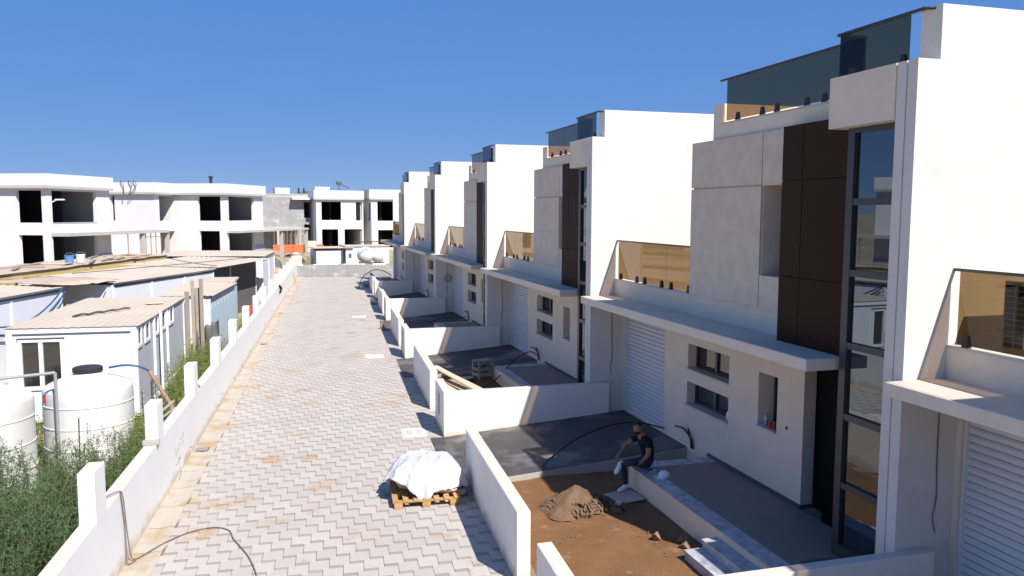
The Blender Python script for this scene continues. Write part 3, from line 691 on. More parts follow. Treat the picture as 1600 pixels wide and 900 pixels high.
MB().corr(-.08, -.06, .0, .9, .3, .32, .2, .02, .01).build('patch_sheet', WHITEMET, cb)
c3 = empty('white_hut', (-2.3, 40.2, 0), rad(88), 'small white hut with brown door just past the pale blue cabin', 'hut')
MB().wall('y', 0, .06, 0, 2.2, GZ, 1.9, []).build('side_wall', WHITEMET, c3); b = MB().wall('x', 0, .06, .06, 1.6, GZ, 1.9, []).build('front_wall', WHITEMET, c3)
MB().box(-.03, 0, .55, .95, GZ, 1.6).build('door', RUST, c3); MB().box(-.08, 2.3, -.1, 1.7, 1.9, 1.98).build('roof_sheet', ROOFTAN, c3)
# weathered planks and tarp leaning at the cabin corner
for i, (x, y, h, wd) in enumerate(((-3.55, 32.75, 2.2, .16), (-3.34, 32.7, 2.62, .13), (-3.05, 32.95, 2.66, .14), (-3.2, 33.1, 2.3, .2))):
    b = MB((x, y, GZ)); b.box(x-wd/2, x+wd/2, y-.03, y+.03, GZ, h, rot=.1*i); tag(b.build('timber_post', WOODG), ['shortest weathered timber board against the corner of the near cabin', 'tall weathered board, middle of the three beside the near cabin', 'tall weathered board nearest the pale blue cabin', 'wide weathered board behind the tall ones'][i], 'timber', 'weathered boards standing by the cabin')
b = MB((-3, 33, 0)); vs = []; m_, k_ = 14, 10
for j in range(k_+1):
    for i in range(m_+1):
        t = i/m_; s_ = j/k_; x = -3.35+.95*t+.05*math.sin(i*1.7); y = 32.98-.0*t+.06*math.sin(i*.9+j*.5)
        vs.append((x, y+.1*s_, GZ+.05+(1.25+.5*t+.06*math.sin(i*2.1))*s_))
b.add(vs, [(j*(m_+1)+i, j*(m_+1)+i+1, (j+1)*(m_+1)+i+1, (j+1)*(m_+1)+i) for j in range(k_) for i in range(m_)])
o = b.build('dark_tarpaulin', TARPD, smooth=True); tag(o, 'ragged dark grey tarpaulin hanging at the corner of the pale blue cabin', 'tarpaulin'); o.modifiers.new('thick', 'SOLIDIFY').thickness = .012
b = MB((-1.5, 38.5, 0)); b.box(-1.75, -1.05, 38.4, 38.45, .55, .95); b.box(-1.75, -1.70, 38.38, 38.47, GZ, 1.0); b.box(-1.1, -1.05, 38.38, 38.47, GZ, 1.0); tag(b.build('red_board', RED), 'red board fixed behind the boundary wall stubs', 'board')
b = MB((-.3, 62, 0)); n_ = 12
b.lathe([(.9, 0), (1.0, .7), (.9, 1.6), (.6, 2.3), (.2, 2.55)], (-.75, 62.6, GZ), 12); tag(b.build('covered_heap', TARPD, smooth=True), 'black sheeted heap at the far end of the sheds', 'heap')
b = MB((.3, 46, 1.2)); b.tube(spline([(XL(46)+.03, 46, 1.2), (XL(46)+.1, 46.1, .95), (XL(46)+.05, 46.2, .75), (XL(46)+.14, 46.25, 1.0), (XL(46)+.05, 46.1, 1.15)]), .05, 6); tag(b.build('draped_cable', HOSEK), 'black cable bundle draped over the far part of the boundary wall', 'cable')

# ------------------------------------------------------------------ water tanks
def tank(loc, r, h, label, sc):
    t = empty('water_tank', loc, 0, label, 'water tank', 'round white water tanks')
    pr_ = [(r*.985, 0), (r, .05)]+[(r, h*i/8) for i in range(1, 8)]+[(r, h-.07), (r*.99, h-.03), (r*.96, h+.01), (r*.85, h+.07), (r*.65, h+.15), (r*.45, h+.22), (.31, h+.26), (.30, h+.27), (.30, h+.31)]
    MB().lathe(pr_, (0, 0, 0), 48).build('tank_shell', TANK, t, smooth=True)
    for z in (h*.3, h*.55, h*.8): MB().lathe([(r+.001, z), (r+.012, z+.012), (r+.012, z+.03), (r+.001, z+.042)], (0, 0, 0), 48).build('moulded_rib', TANK, t)
    MB().lathe([(.31, h+.30), (.32, h+.31), (.32, h+.40), (.29, h+.42), (.05, h+.425)], (0, 0, 0), 28).build('tank_lid', LID, t)
    b = MB()
    for k, (u, z) in enumerate(((-.12, 1.75), (-.1, 1.95), (-.05, 1.78), (0, 1.95), (.02, 1.72))): pass
    pts = [(-.12, 1.72), (-.09, 1.9), (-.05, 1.76), (0, 1.92), (.02, 1.7)]
    a0 = sc
    b.tube([((r+.004)*math.cos(a0+u), (r+.004)*math.sin(a0+u), z*h/2.0) for u, z in pts], .012, 4); b.build('spray_mark', RED, t)
    return t
tank((-4.42, 20.4, GZ), .95, 1.95, 'round white water tank with black lid, in front of the site cabin', rad(-142))
tank((-6.05, 18.5, GZ), .98, 2.15, 'round white water tank cut by the left edge of the photo', rad(-60))
b = MB((-5, 19.5, 0)); b.tube([(-7.5, 18.9, 1.62), (-4.85, 19.4, 1.72)], .035, 8); b.tube([(-4.85, 19.4, 1.72), (-4.85, 19.4, GZ)], .035, 8); tag(b.build('pvc_pipe', PVC), 'grey plastic pipe rising between the two white tanks and bending left', 'pipe')
b = MB((-3.6, 20.4, 1.6)); b.tube(spline([(-3.95, 20.3, 1.62), (-3.6, 20.3, 1.66), (-3.3, 20.35, 1.6), (-3.05, 20.4, 1.45)]), .028, 6); tag(b.build('tank_hose', HOSEB), 'blue hose leaving the lid of the round tank', 'hose')
b = MB((-3, 20.4, 1)); b.tube([(-3.1, 20.4, 1.48), (-2.85, 20.3, 1.05), (-2.62, 20.2, .65), (-2.45, 20.1, -.2)], .05, 8); tag(b.build('taped_pipe', RUST), 'taped brown pipe dropping beside the round tank', 'pipe')
b = MB((-4.05, 17.5, 0)); b.tube([(-4.05, 17.6, GZ), (-4.02, 17.6, 1.1)], .014, 5); tag(b.build('steel_stake', IRON), 'thin dark stake standing in the shrubs before the round tank', 'stake')
b = MB((-2.3, 17.5, .3)); b.tube([(-2.75, 17.2, .95), (-2.3, 18.1, 1.22)], .03, 6); b.tube([(-2.7, 17.1, .9), (-2.25, 18.0, 1.1)], .025, 6); tag(b.build('scrap_timber', WOODG), 'dark scrap poles leaning on the boundary wall behind a stub', 'timber')

# ------------------------------------------------------------------ villa shells in the background
def band(b, x0, x1, y0, y1, z0, z1): b.box(x0, x1, y0, y1, z0, z1)
def shell(parent, x0, x1, y0, y1, z0, ztop, fh, lh, zband, wm=VILLA, ov=.3, floor=4.1, bandm=None, part='wall', divs=()):
    """hollow two-storey block: front wall at y0 with holes fh, left wall at x0 with holes lh"""
    t = .25
    MB().wall('y', y0, t, x0, x1, z0, zband, fh).build('front_'+part, wm, parent)
    MB().wall('x', x0, t, y0+t, y1, z0, zband, lh).build('left_'+part, wm, parent)
    MB().wall('x', x1-t, t, y0+t, y1, z0, zband, []).build('right_'+part, wm, parent); MB().wall('y', y1-t, t, x0+t, x1-t, z0, zband, []).build('back_'+part, wm, parent)
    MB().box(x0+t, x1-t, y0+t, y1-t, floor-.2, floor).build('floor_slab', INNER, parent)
    MB().box(x0-ov, x1+.02, y0-ov, y1+.02, zband, zband+.16).build('roof_slab', VILLAGREY, parent)
    MB().box(x0-ov-.004, x1+.024, y0-ov-.004, y1+.024, zband+.16, ztop).build('parapet', bandm or wm, parent)
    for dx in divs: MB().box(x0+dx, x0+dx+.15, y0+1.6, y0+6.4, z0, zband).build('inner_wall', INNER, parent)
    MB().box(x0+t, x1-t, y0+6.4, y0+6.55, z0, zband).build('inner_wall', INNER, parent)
v1 = empty('villa', (-13.6, 54.3, 0), rad(65), 'unfinished white villa at the left edge, behind the street lamp', 'villa', 'unfinished white villas')
shell(v1, 0, 5.9, 0, 9, 1.0, 7.5, [(.5, 4.55, 4.55, 6.5), (.45, 4.5, 1.4, 3.72)], [(.3, 2.02, 4.55, 6.5), (.32, 1.95, 1.4, 3.8)], 6.62, divs=(3.3,))
MB().box(.3, 11.0, -1.1, -.004, 3.72, 3.92).build('porch_slab', VILLAGREY, v1)
MB().box(4.6, 5.92, -.05, -.003, 1.0, 2.45).build('plinth_band', BAND, v1)
for x in (7.9, 10.9): MB().box(x, x+.25, -1.0, -.75, 1.0, 3.72).build('porch_column', VILLAGREY, v1)
for x in (6.4, 8.4, 9.0, 9.6, 10.2): MB().tube([(x, -.9, 1.0), (x, -.9, 3.72)], .035, 6).build('steel_prop', RUST, v1)
MB().tube([(8.2, -.92, 3.45), (10.4, -.92, 3.45)], .03, 6).build('prop_rail', RUST, v1)
for z, xx in ((6.5, (.5, 4.55)), ): MB().box(.5, 4.55, -.03, .2, 4.5, 4.55).build('window_ledge', VILLAGREY, v1)
v0 = copy_tree(v1); v0.location = (-23.5, 37.0, 0); tag(v0, 'unfinished white villa left of the frame, seen only mirrored in the tall stair window', 'villa', 'unfinished white villas')
v2 = empty('villa', (-9.7, 69.3, 0), rad(65), 'unfinished white villa with roof flue, in the middle of the left background', 'villa', 'unfinished white villas')
shell(v2, 0, 3.85, 0, 9, 1.0, 7.55, [(.7, 3.2, 4.5, 6.5), (.7, 3.1, 1.3, 3.65)], [(3.45, 3.75, 4.5, 6.5)], 6.62)
# second block of the same villa, placed by its own corner
du = Vector((-4.5+9.7, 70-69.3)); ux, uy = Vector((math.cos(rad(65)), math.sin(rad(65)))), Vector((-math.sin(rad(65)), math.cos(rad(65))))
bx, by = du.dot(ux), du.dot(uy)
shell(v2, bx, bx+6.9, by, by+9, 1.0, 7.55, [(bx+.75, bx+5.2, 4.5, 6.5), (bx+.7, bx+5.15, 1.3, 3.6)], [(by+.32, by+2.3, 4.5, 6.5), (by+.45, by+2.25, 1.3, 3.66)], 6.62, divs=(3.7,))
MB().box(bx+.3, bx+14.5, by-1.1, by-.004, 3.5, 3.68).build('porch_slab', VILLAGREY, v2)
MB().box(bx+5.3, bx+6.92, by-.05, by-.003, 1.0, 2.3).build('plinth_band', BAND, v2)
for x in (8.6, 14.2): MB().box(bx+x, bx+x+.25, by-1.0, by-.75, 1.0, 3.5).build('porch_column', VILLAGREY, v2)
for x in (9.3, 10.6, 11.6, 12.6, 13.5): MB().tube([(bx+x, by-.9, 1.0), (bx+x, by-.9, 3.5)], .035, 6).build('steel_prop', RUST, v2)
MB().lathe([(.12, 7.5), (.12, 8.0), (.17, 8.0), (.17, 8.2)], (bx+.9, by+1.6, 0), 14).build('flue', LID, v2)
b = MB()
for k, (x, y) in enumerate(((.2, 2.6), (.3, 1.9), (.4, 1.5))): b.tube(spline([(-.3, y, 7.55), (-.45, y-.1, 7.7), (-.5, y-.35, 7.3), (-.42, y-.3+.3*k, 6.5)]), .03, 5)
b.build('loose_rebar', CABLE, v2)
v3 = empty('villa', (3.5, 92, 0), rad(10), 'unfinished white villa beyond the end wall, facing down the lane', 'villa', 'unfinished white villas')
shell(v3, .25, 5.6, 0, 9, .8, 7.65, [(.84, 3.05, 4.34, 6.4), (4.75, 5.48, 4.3, 6.37), (.85, 2.7, 1.1, 3.33), (3.4, 5.45, 1.1, 3.32)], [], 6.62, divs=(1.9,))
shell(v3, 6.3, 11.5, -.9, 8, .8, 7.8, [(7.0, 9.85, 4.26, 6.47), (7.05, 9.2, 1.2, 3.22)], [(-.3, .9, 4.3, 6.3)], 6.68, divs=(1.5,))
MB().box(.25, .8, -.05, -.003, .8, 1.75).build('plinth_band', BAND, v3); MB().box(2.75, 3.35, -.05, -.003, .8, 1.75).build('plinth_band', BAND, v3)
b = MB(); b.tube([(3.1, 1, 7.65), (3.1, 1, 8.5)], .05, 6); b.tube([(3.0, .9, 8.5), (4.3, 1.0, 8.0)], .07, 6); b.lathe([(.3, 8.35), (.34, 8.5), (.3, 8.7)], (3.1, 1, 0), 12); b.build('solar_heater', TRIM, v3)
MB().box(.3, 1.9, .5, 2, 7.65, 8.05).build('roof_cabin', VILLA, v3)
v4 = empty('concrete_house', (-2.2, 93, 0), rad(10), 'bare grey concrete house shell between two white villas', 'house')
shell(v4, .2, 6.0, 0, 9, .8, 7.3, [(4.75, 5.5, 4.6, 6.35), (4.75, 5.5, 1.2, 3.85)], [], 6.9, wm=CONCG, ov=.01)
MB().box(3.3, 5.9, -1.0, -.02, 6.62, 6.85).build('balcony_slab', VILLA, v4); MB().box(-.8, 4.0, -2.0, -.02, 3.38, 3.6).build('porch_slab', VILLAGREY, v4)
for x in (1.4, 3.7): MB().box(x, x+.25, -1.9, -1.65, .8, 3.38).build('porch_column', VILLAGREY, v4)
for x in (1.1, 2.0, 2.5, 3.0, 3.4): MB().tube([(x, -1.8, .8), (x, -1.8, 3.38)], .035, 6).build('steel_prop', RUST, v4)
MB().box(1.8, 3.4, 1, 2.5, 7.3, 7.95).build('roof_cabin', VILLA, v4)
for x in (4.6, 5.2): MB().tube([(x, 2, 7.3), (x, 2, 8.0)], .09, 8).build('flue', LID, v4)
for k in range(5):
    b = MB((0, 0, 0)); b.add([(0, -.25, 0), (1.05, -.25, 0), (1.05, .25, 0), (0, .25, 0), (0, -.08, .8), (1.05, -.08, .8), (1.05, .08, .8), (0, .08, .8)],
        [(3, 2, 1, 0), (4, 5, 6, 7), (0, 1, 5, 4), (1, 2, 6, 5), (2, 3, 7, 6), (3, 0, 4, 7)])
    o = b.build('road_barrier', ORANGE); o.location = (-.9+k*1.02, 87.2+.12*(k % 2), 1.02); o.rotation_euler.z = random.uniform(-.15, .15)
    tag(o, ['leftmost orange plastic barrier in front of the grey concrete house', 'second orange plastic barrier from the left, below the porch props', 'middle orange plastic barrier of the row', 'orange plastic barrier, second from the right of the row', 'rightmost orange plastic barrier, toward the white villa'][k], 'barrier', 'orange barriers in a row')
b = MB((2.6, 86, 1)); b.box(2.3, 3.5, 86.6, 87.5, 1.0, 2.2); tag(b.build('block_stack', COPING, bevel=.05), 'beige stack of blocks right of the orange barriers', 'blocks')
# street lamp over the sheds
lp = empty('street_lamp', (-11.25, 45, GZ), 0, 'thin white street lamp with a bent arm rising above the sheds', 'street lamp')
b = MB(); b.tube([(0, 0, 0), (0, 0, 6.2), (.06, 0, 6.35)], .06, 8, .04); b.build('pole', WHITEFR, lp); b = MB(); b.tube([(.03, 0, 6.32), (.45, 0, 6.52)], .03, 6); b.build('arm', WHITEFR, lp)
MB().box(.40, .82, -.09, .09, 6.52, 6.58).build('lamp_head', WHITEFR, lp)

# ------------------------------------------------------------------ beyond the end wall
cn = empty('blue_container', (2.7, 71.5, 0), rad(8), 'pale blue container with dark frame behind the end wall', 'container')
MB().box(.06, 2.3, 0, 2.4, -.6, 1.98).build('panel', BLUEMET, cn)
for x in (0, 2.3): MB().box(x, x+.14, -.04, .1, -.6, 2.06).build('frame_post', TRIM, cn)
MB().box(.14, 2.3, -.04, .08, 1.9, 2.06).build('frame_rail', TRIM, cn); MB().box(-.1, 3.4, -.2, 2.7, 2.1, 2.16).build('roof_sheet', ROOFTAN, cn)
cw = empty('white_container', (5.4, 71.9, 0), rad(8), 'white container beyond the end wall, partly behind the ball-shaped tank', 'container')
MB().box(0, 3.9, 0, 2.4, -.6, 2.2).build('panel', WHITEMET, cw); MB().box(-.05, 4.0, -.1, 2.6, 2.2, 2.28).build('roof_sheet', ROOFTAN, cw); MB().box(.25, .5, -.02, 0, 1.2, 1.6).build('vent', TRIM, cw)
wt = empty('ball_tank', (6.9, 69.8, 0), 0, 'white ball-shaped water tank on a steel stand behind the end wall', 'water tank')
MB().lathe([(.05, -.72), (.35, -.66), (.6, -.42), (.72, -.1), (.72, .1), (.6, .42), (.35, .66), (.05, .72)], (0, 0, 1.55), 20).build('tank_shell', TANK, wt, smooth=True)
MB().lathe([(.05, -.6), (.3, -.55), (.52, -.35), (.6, 0), (.52, .35), (.3, .55), (.05, .6)], (1.05, .3, 1.5), 20).build('tank_shell', TANK, wt, smooth=True)
for x, y in ((-.45, -.4), (.45, -.4), (-.45, .4), (.45, .4), (1.5, -.2), (1.5, .6)): MB().tube([(x, y, -.7), (x, y, 1.1)], .04, 6).build('leg', STEEL, wt)
MB().box(-.6, 1.7, -.5, -.44, .82, .9).build('stand_rail', IRON, wt); MB().box(-.6, 1.7, .6, .66, .82, .9).build('stand_rail', IRON, wt)
sg = empty('dish_pole', (7.75, 69.3, 0), 0, 'dark pole carrying a round white dish behind the end wall', 'pole')
MB().tube([(0, 0, -.7), (0, 0, 2.75)], .045, 6).build('pole', IRON, sg); MB().lathe([(.36, 0), (.34, .04), (.05, .1)], (0, 0, 0), 18).build('dish', WHITEFR, sg)
dsh = sg.children[-1]; dsh.rotation_euler = (rad(90), 0, rad(-55)); dsh.location = (.25, 0, 2.75)
b = MB((.6, 70, 0)); b.box(.7, 1.6, 70.2, 71.2, -.7, 1.55); b.box(.85, 1.45, 70.3, 71.0, 1.55, 1.8); tag(b.build('rubble_sacks', COPING, bevel=.12), 'pale pile of sacks beside the far end of the boundary wall', 'sacks')

# ------------------------------------------------------------------ plants
def sliver(b, p, d, L, wd):
    s_ = d.cross(Vector((random.gauss(0, 1), random.gauss(0, 1), random.gauss(0, 1)))).normalized()*wd
    b.add([p-s_, p+s_, p+d*L], [(0, 1, 2)])
def shrub_mesh(seed, h, rad_, stems, leaves):
    random.seed(seed); lf = MB(); st = MB()
    for i in range(stems):
        a = random.uniform(0, 6.283); q = rad_*math.sqrt(random.random())
        base = Vector((q*.45*math.cos(a), q*.45*math.sin(a), 0)); hh = h*random.uniform(.45, 1.17)*(1-.25*(q/rad_)**2)
        tip = Vector((q*math.cos(a), q*math.sin(a), hh))+Vector((random.gauss(0, .1), random.gauss(0, .1), 0))
        mid = base.lerp(tip, .5)+Vector((random.gauss(0, .06), random.gauss(0, .06), .08))
        pts = [base, base.lerp(mid, .5), mid, mid.lerp(tip, .6), tip]; st.tube(pts, .007, 3, .003)
        for k in range(leaves):
            t = random.random()**.75; j = t*4; i0 = min(3, int(j)); p = pts[i0].lerp(pts[i0+1], j-i0)
            d = Vector((random.gauss(0, 1), random.gauss(0, 1), random.gauss(.75, .7))).normalized()
            l_ = random.uniform(.08, .2)*(1.25-t*.6); 
            e = p+d*l_
            sliver(lf, p, d, l_, .0035)
            for m in range(4):
                u = random.uniform(.25, 1); d2 = (d+Vector((random.gauss(0, .8), random.gauss(0, .8), random.gauss(.3, .6)))).normalized()
                sliver(lf, p.lerp(e, u), d2, random.uniform(.025, .06), .0055)
    return lf.mesh('foliage', SHRUB), st.mesh('stems', SHRUBST)
smesh = [shrub_mesh(s_, 1.9, .85, 130, 34) for s_ in (1, 2, 3)]
SP = [(-2.95, 10.4, .93, 0), (-3.0, 12.2, .98, 1), (-3.05, 14.2, 1.0, 2), (-4.1, 9.6, 1.0, 1), (-4.2, 11.4, 1.08, 2), (-4.25, 13.4, 1.04, 0), (-3.5, 15.7, .9, 1), (-5.3, 10.6, 1.02, 0), (-5.5, 12.8, .98, 1), (-5.0, 15.0, .9, 2), (-6.6, 11.8, 1.0, 2), (-6.5, 14.4, .9, 0), (-2.75, 8.6, .95, 2), (-2.8, 16.6, .78, 0)]
SLAB = ['feathery green shrub nearest the first wall stub', 'feathery green shrub hugging the wall past the first stub', 'feathery green shrub by the wall before the second stub', 'feathery green shrub in the bottom left corner',
        'dense feathery green shrub in the middle of the thicket', 'feathery green shrub in front of the round lidded tank', 'feathery green shrub right below the round lidded tank', 'feathery green shrub at the left edge, low in the photo', 'feathery green shrub between the thicket and the left edge',
        'feathery green shrub below the gap between the tanks', 'feathery green shrub cut by the left edge', 'feathery green shrub in front of the cropped left tank', 'feathery green shrub against the wall at the bottom edge', 'smallest feathery shrub beside the second wall stub']
random.seed(9)
for k, (x, y, s_, m_) in enumerate(SP):
    x = min(x, XL(y)-.2-1.2*s_)
    r = empty('shrub', (x, y, GZ), random.uniform(0, 6.28), SLAB[k], 'shrub', 'feathery shrubs behind the boundary wall'); r.scale = (s_*1.12, s_*1.12, s_*random.uniform(1.02, 1.16))
    for me, nm in zip(smesh[m_], ('foliage', 'stems')):
        o = bpy.data.objects.new(nm, me); COL.objects.link(o); o.parent = r
def weeds(name, area, n, h, mt, label, spread=.12):
    b = MB()
    for i in range(n):
        x, y = area(); z = GZ-.03; hh = h*random.uniform(.4, 1.2)*(.6+.8*noise.noise((x*.7, y*.7, 5))+.3)
        if hh < .06: continue
        for k in range(3):
            d = Vector((random.gauss(0, spread), random.gauss(0, spread), 1)).normalized(); p = Vector((x+random.gauss(0, .04), y+random.gauss(0, .04), z))
            sliver(b, p, d, hh, .008)
            for m in range(3):
                u = random.uniform(.35, 1); sliver(b, p+d*hh*u, Vector((random.gauss(0, 1), random.gauss(0, 1), random.gauss(.4, .6))).normalized(), random.uniform(.04, .10), .014)
    tag(b.build(name, mt), label, None, None, 'stuff')
random.seed(21)
def strip():
    y = 15.5+30.5*random.random()**1.5; x0 = -3.3 if y < 32 else -2.05+.03*(y-33); return random.uniform(x0, XL(y)-.22), y
weeds('weeds', strip, 12000, 1.2, WEED, 'yellow-green weeds filling the strip between cabins and boundary wall')
weeds('grass', lambda: (random.uniform(-9, -3.4), random.uniform(15, 24.3)), 2600, .45, WEED, 'low weeds round the water tanks')
def small_bush(loc, r_, h, label, mt=OLIVE, n=900):
    e = empty('bush', loc, 0, label, 'bush'); b = MB(); st = MB()
    for i in range(24):
        a = random.uniform(0, 6.28); q = r_*random.random(); st.tube([(0, 0, 0), (q*math.cos(a)*.6, q*math.sin(a)*.6, h*.5), (q*math.cos(a), q*math.sin(a), h*random.uniform(.6, 1))], .012, 3, .004)
    for i in range(n):
        v = Vector((random.gauss(0, 1), random.gauss(0, 1), random.gauss(0, 1))).normalized()*random.random()**.4
        p = Vector((v.x*r_, v.y*r_, h*.55+v.z*h*.5)); sliver(b, p, Vector((random.gauss(0, 1), random.gauss(0, 1), random.gauss(.5, 1))).normalized(), random.uniform(.08, .2), .025)
    b.build('foliage', mt, e); st.build('stems', SHRUBST, e)
small_bush((1.9, 72.5, -.7), 1.0, 2.4, 'olive bush left of the pale blue container')
small_bush((8.9, 84, .9), .5, 1.2, 'small green plant beside the far white villa wall', WEED, 500)

# ------------------------------------------------------------------ lane objects
# pallet with tarp
pr = empty('pallet', (2.42, 14.32, .006), rad(-4), 'wooden pallet under the white tarpaulin, on the lane', 'pallet')
for y in (-.52, 0, .52):
    for x in (-.5, 0, .5): MB().box(x-.075, x+.075, y-.05, y+.05, .022, .1).build('block', WOOD, pr, bevel=.004)
for x in (-.5, 0, .5): MB().box(x-.07, x+.07, -.58, .58, 0, .02).build('bottom_board', WOOD, pr)
for y in (-.52, 0, .52): MB().box(-.6, .6, y-.05, y+.05, .102, .122).build('stringer_board', WOOD, pr)
for i in range(7): MB().box(-.6+i*.183, -.6+i*.183+.1, -.58, .58, .124, .146).build('top_board', WOOD, pr)
def sack(loc, rz, label, s_=(1, 1, 1)):
    b = MB(); n_, m_ = 16, 10; vs = []
    for j in range(m_+1):
        for i in range(n_):
            a = 2*math.pi*i/n_; ph = math.pi*j/m_-math.pi/2
            c, q = math.cos(a), math.sin(a); e = .45
            sx = math.copysign(abs(c)**e, c); sy = math.copysign(abs(q)**e, q)
            vs.append((.30*sx*math.cos(ph)**.5 if math.cos(ph) > 0 else 0, .2*sy*(max(0, math.cos(ph)))**.5, .065*math.sin(ph)+.065+.008*noise.noise((i, j, 2))))
    b.add(vs, [(j*n_+i, j*n_+(i+1) % n_, (j+1)*n_+(i+1) % n_, (j+1)*n_+i) for j in range(m_) for i in range(n_)])
    o = b.build('cement_sack', PINKSACK, smooth=True); o.location = loc; o.rotation_euler.z = rz; o.scale = s_; tag(o, label, 'sack', 'sacks under the tarpaulin')
sack((2.2, 14.5, .155), .1, 'paper sack at the left under the tarpaulin', (.9, 1.3, 1.7)); sack((2.75, 14.15, .155), -.1, 'paper sack showing at the right front of the pallet', (.9, 1.2, .8)); sack((2.42, 14.5, .40), .3, 'paper sack on top of the stack under the tarpaulin', (1.2, 1.5, 2.4)); sack((3.05, 14.25, .01), 1.2, 'reddish sack end slipping off the right of the pallet', (.6, .9, 1.2))
tp = empty('tarpaulin', (2.5, 14.42, 0), 0, 'white tarpaulin draped over a loaded pallet on the lane', 'tarpaulin')
b = MB(); NR, NT = 44, 160; vs = []
def hem(a):
    d = lambda c, w_: math.exp(-(((a-c+math.pi) % (2*math.pi)-math.pi)/w_)**2)
    return .30-.20*d(rad(-100), .22)-.06*d(rad(-60), .3)-.1*d(rad(-10), .4)-.14*d(rad(35), .5)-.1*d(rad(110), .6)+.14*d(rad(-148), .38)-.05*d(rad(-60), .12)+.03*math.sin(5*a+1)+.015*math.sin(11*a)
for j in range(NR+1):
    r_ = j/NR
    for i in range(NT):
        a = 2*math.pi*i/NT; q = abs(math.cos(a))**3+abs(math.sin(a))**3
        R_ = (.90 if math.cos(a) < 0 else .86)*(1/q)**(1/3)*.93; sx = math.cos(a)*R_; sy = math.sin(a)*R_*.80
        top = .76-.10*r_*r_+.05*noise.noise((sx*r_*2.2, sy*r_*2.2, 7)); he = hem(a)
        k = max(0, (r_-.45)/.55); z = top*(1-k**1.7)+he*k**1.7
        fold = (.04*math.sin(7*a+2*math.sin(2*a))+.028*math.sin(16*a+3)+.015*math.sin(29*a))*k
        f_ = r_*(1-.10*k*k)+fold*r_
        cx, cy = sx*r_, sy*r_; cr_ = (1-abs(noise.noise((cx*3.1+4, cy*3.1, 2))))**6*.045+(1-abs(noise.noise((cx*6+1, cy*4+9, 5))))**8*.03
        vs.append((sx*f_, sy*f_, z+cr_-.03))
b.add(vs, [(j*NT+i, j*NT+(i+1) % NT, (j+1)*NT+(i+1) % NT, (j+1)*NT+i) for j in range(1, NR) for i in range(NT)]+[tuple(range(NT, 2*NT))])
o = b.build('sheet', TARP, tp, smooth=True); md = o.modifiers.new('thick', 'SOLIDIFY'); md.thickness = .006
b = MB()
vs = []
for j in range(5):
    for i in range(9):
        a = 2*math.pi*i/8; rr = .12*(j/4); vs.append((-.34+rr*1.4*math.cos(a)+.0, -.02+rr*.7*math.sin(a), 0))
# manhole cover, drain grate
mh = empty('inspection_cover', (2.93, 18.66, .002), -TH, 'square concrete inspection cover set in the lane', 'manhole cover')
MB().box(-.29, .29, -.4, .4, -.02, .004).build('cover_frame', MAN, mh); MB().box(-.24, .24, -.35, .35, .004, .009).build('cover_plate', MAN, mh, bevel=.004)
for x in (-.1, .1):
    for y in (-.1, 0, .1): MB().box(x-.06, x+.06, y-.02, y+.02, .009, .012).build('lifting_slot', CONC, mh)
for k, (x, y) in enumerate(((3.4, 29.2), (3.9, 40.6))):
    m2 = empty('inspection_cover', (x-.25, y, .002), -TH, ['pale inspection cover beside the third dividing wall', 'pale inspection cover beside the fourth dividing wall'][k], 'manhole cover')
    MB().box(-.35, .35, -.4, .4, -.02, .004).build('cover_frame', MAN, m2); MB().box(-.3, .3, -.35, .35, .004, .009).build('cover_plate', MAN, m2)
dg = empty('drain_grate', (-1.79, 18.5, .012), -TH, 'small iron drain grate in the gutter', 'drain grate')
MB().box(-.13, .13, -.14, .14, .0, .006).build('frame', IRON, dg)
for i in range(6): MB().box(-.12, .12, -.12+i*.045, -.095+i*.045, .006, .014).build('bar', STEEL, dg)
for k, (x, y) in enumerate(((XL(33)+.28, 33), (XL(43)+.28, 43))):
    d2 = empty('drain_grate', (x, y, .012), -TH, ['dark drain grate halfway along the gutter', 'farthest drain grate along the gutter'][k], 'drain grate'); MB().box(-.12, .12, -.13, .13, 0, .006).build('frame', IRON, d2)
    for i in range(4): MB().box(-.1, .1, -.1+i*.055, -.07+i*.055, .006, .012).build('bar', STEEL, d2)
# cable over the wall and across the pavers
y0 = 12.55
b = MB((XL(12.5), 12.5, 0))
b.tube(spline([(XL(12.1)-.5, 12.1, 1.0), (XL(12.2)-.2, 12.15, 1.17), (XL(12.5)-.02, 12.45, 1.19), (XL(12.5)+.03, 12.55, 1.08), (XL(12.5)+.05, 12.62, .6), (XL(12.6)+.07, 12.7, .12), (XL(12.7)+.12, 12.75, .03), (XL(12.8)+.25, 12.95, .03),
               (XL(13.2)+.45, 13.3, .03), (-1.55, 13.65, .02), (-1.2, 13.75, .02), (-.95, 13.55, .02), (-.85, 13.15, .02), (-.6, 12.4, .02), (-.45, 11.6, .02), (-.42, 10.8, .02)], 8), .009, 6)
tag(b.build('cable', CABLE), 'thin grey cable hanging over the boundary wall and curling across the pavers', 'cable')
b = MB((XL(12.5), 12.6, 0)); b.tube(spline([(XL(12.4)+.02, 12.48, 1.17), (XL(12.5)+.035, 12.6, .6), (XL(12.5)+.05, 12.55, .1), (XL(12.5)+.09, 12.6, .03), (XL(12.7)+.14, 12.72, .045)], 8), .009, 5); tag(b.build('second_cable', CABLE), 'second thin cable strand down the boundary wall face', 'cable')
# debris cone by the third wall
b = MB((4.3, 36.2, 0)); b.lathe([(.16, 0), (.1, .05), (.05, .35), (.02, .42)], (4.25, 36.0, 0), 10); tag(b.build('debris_cone', ROCK), 'small dark cone of debris at the foot of a garden wall', 'debris')
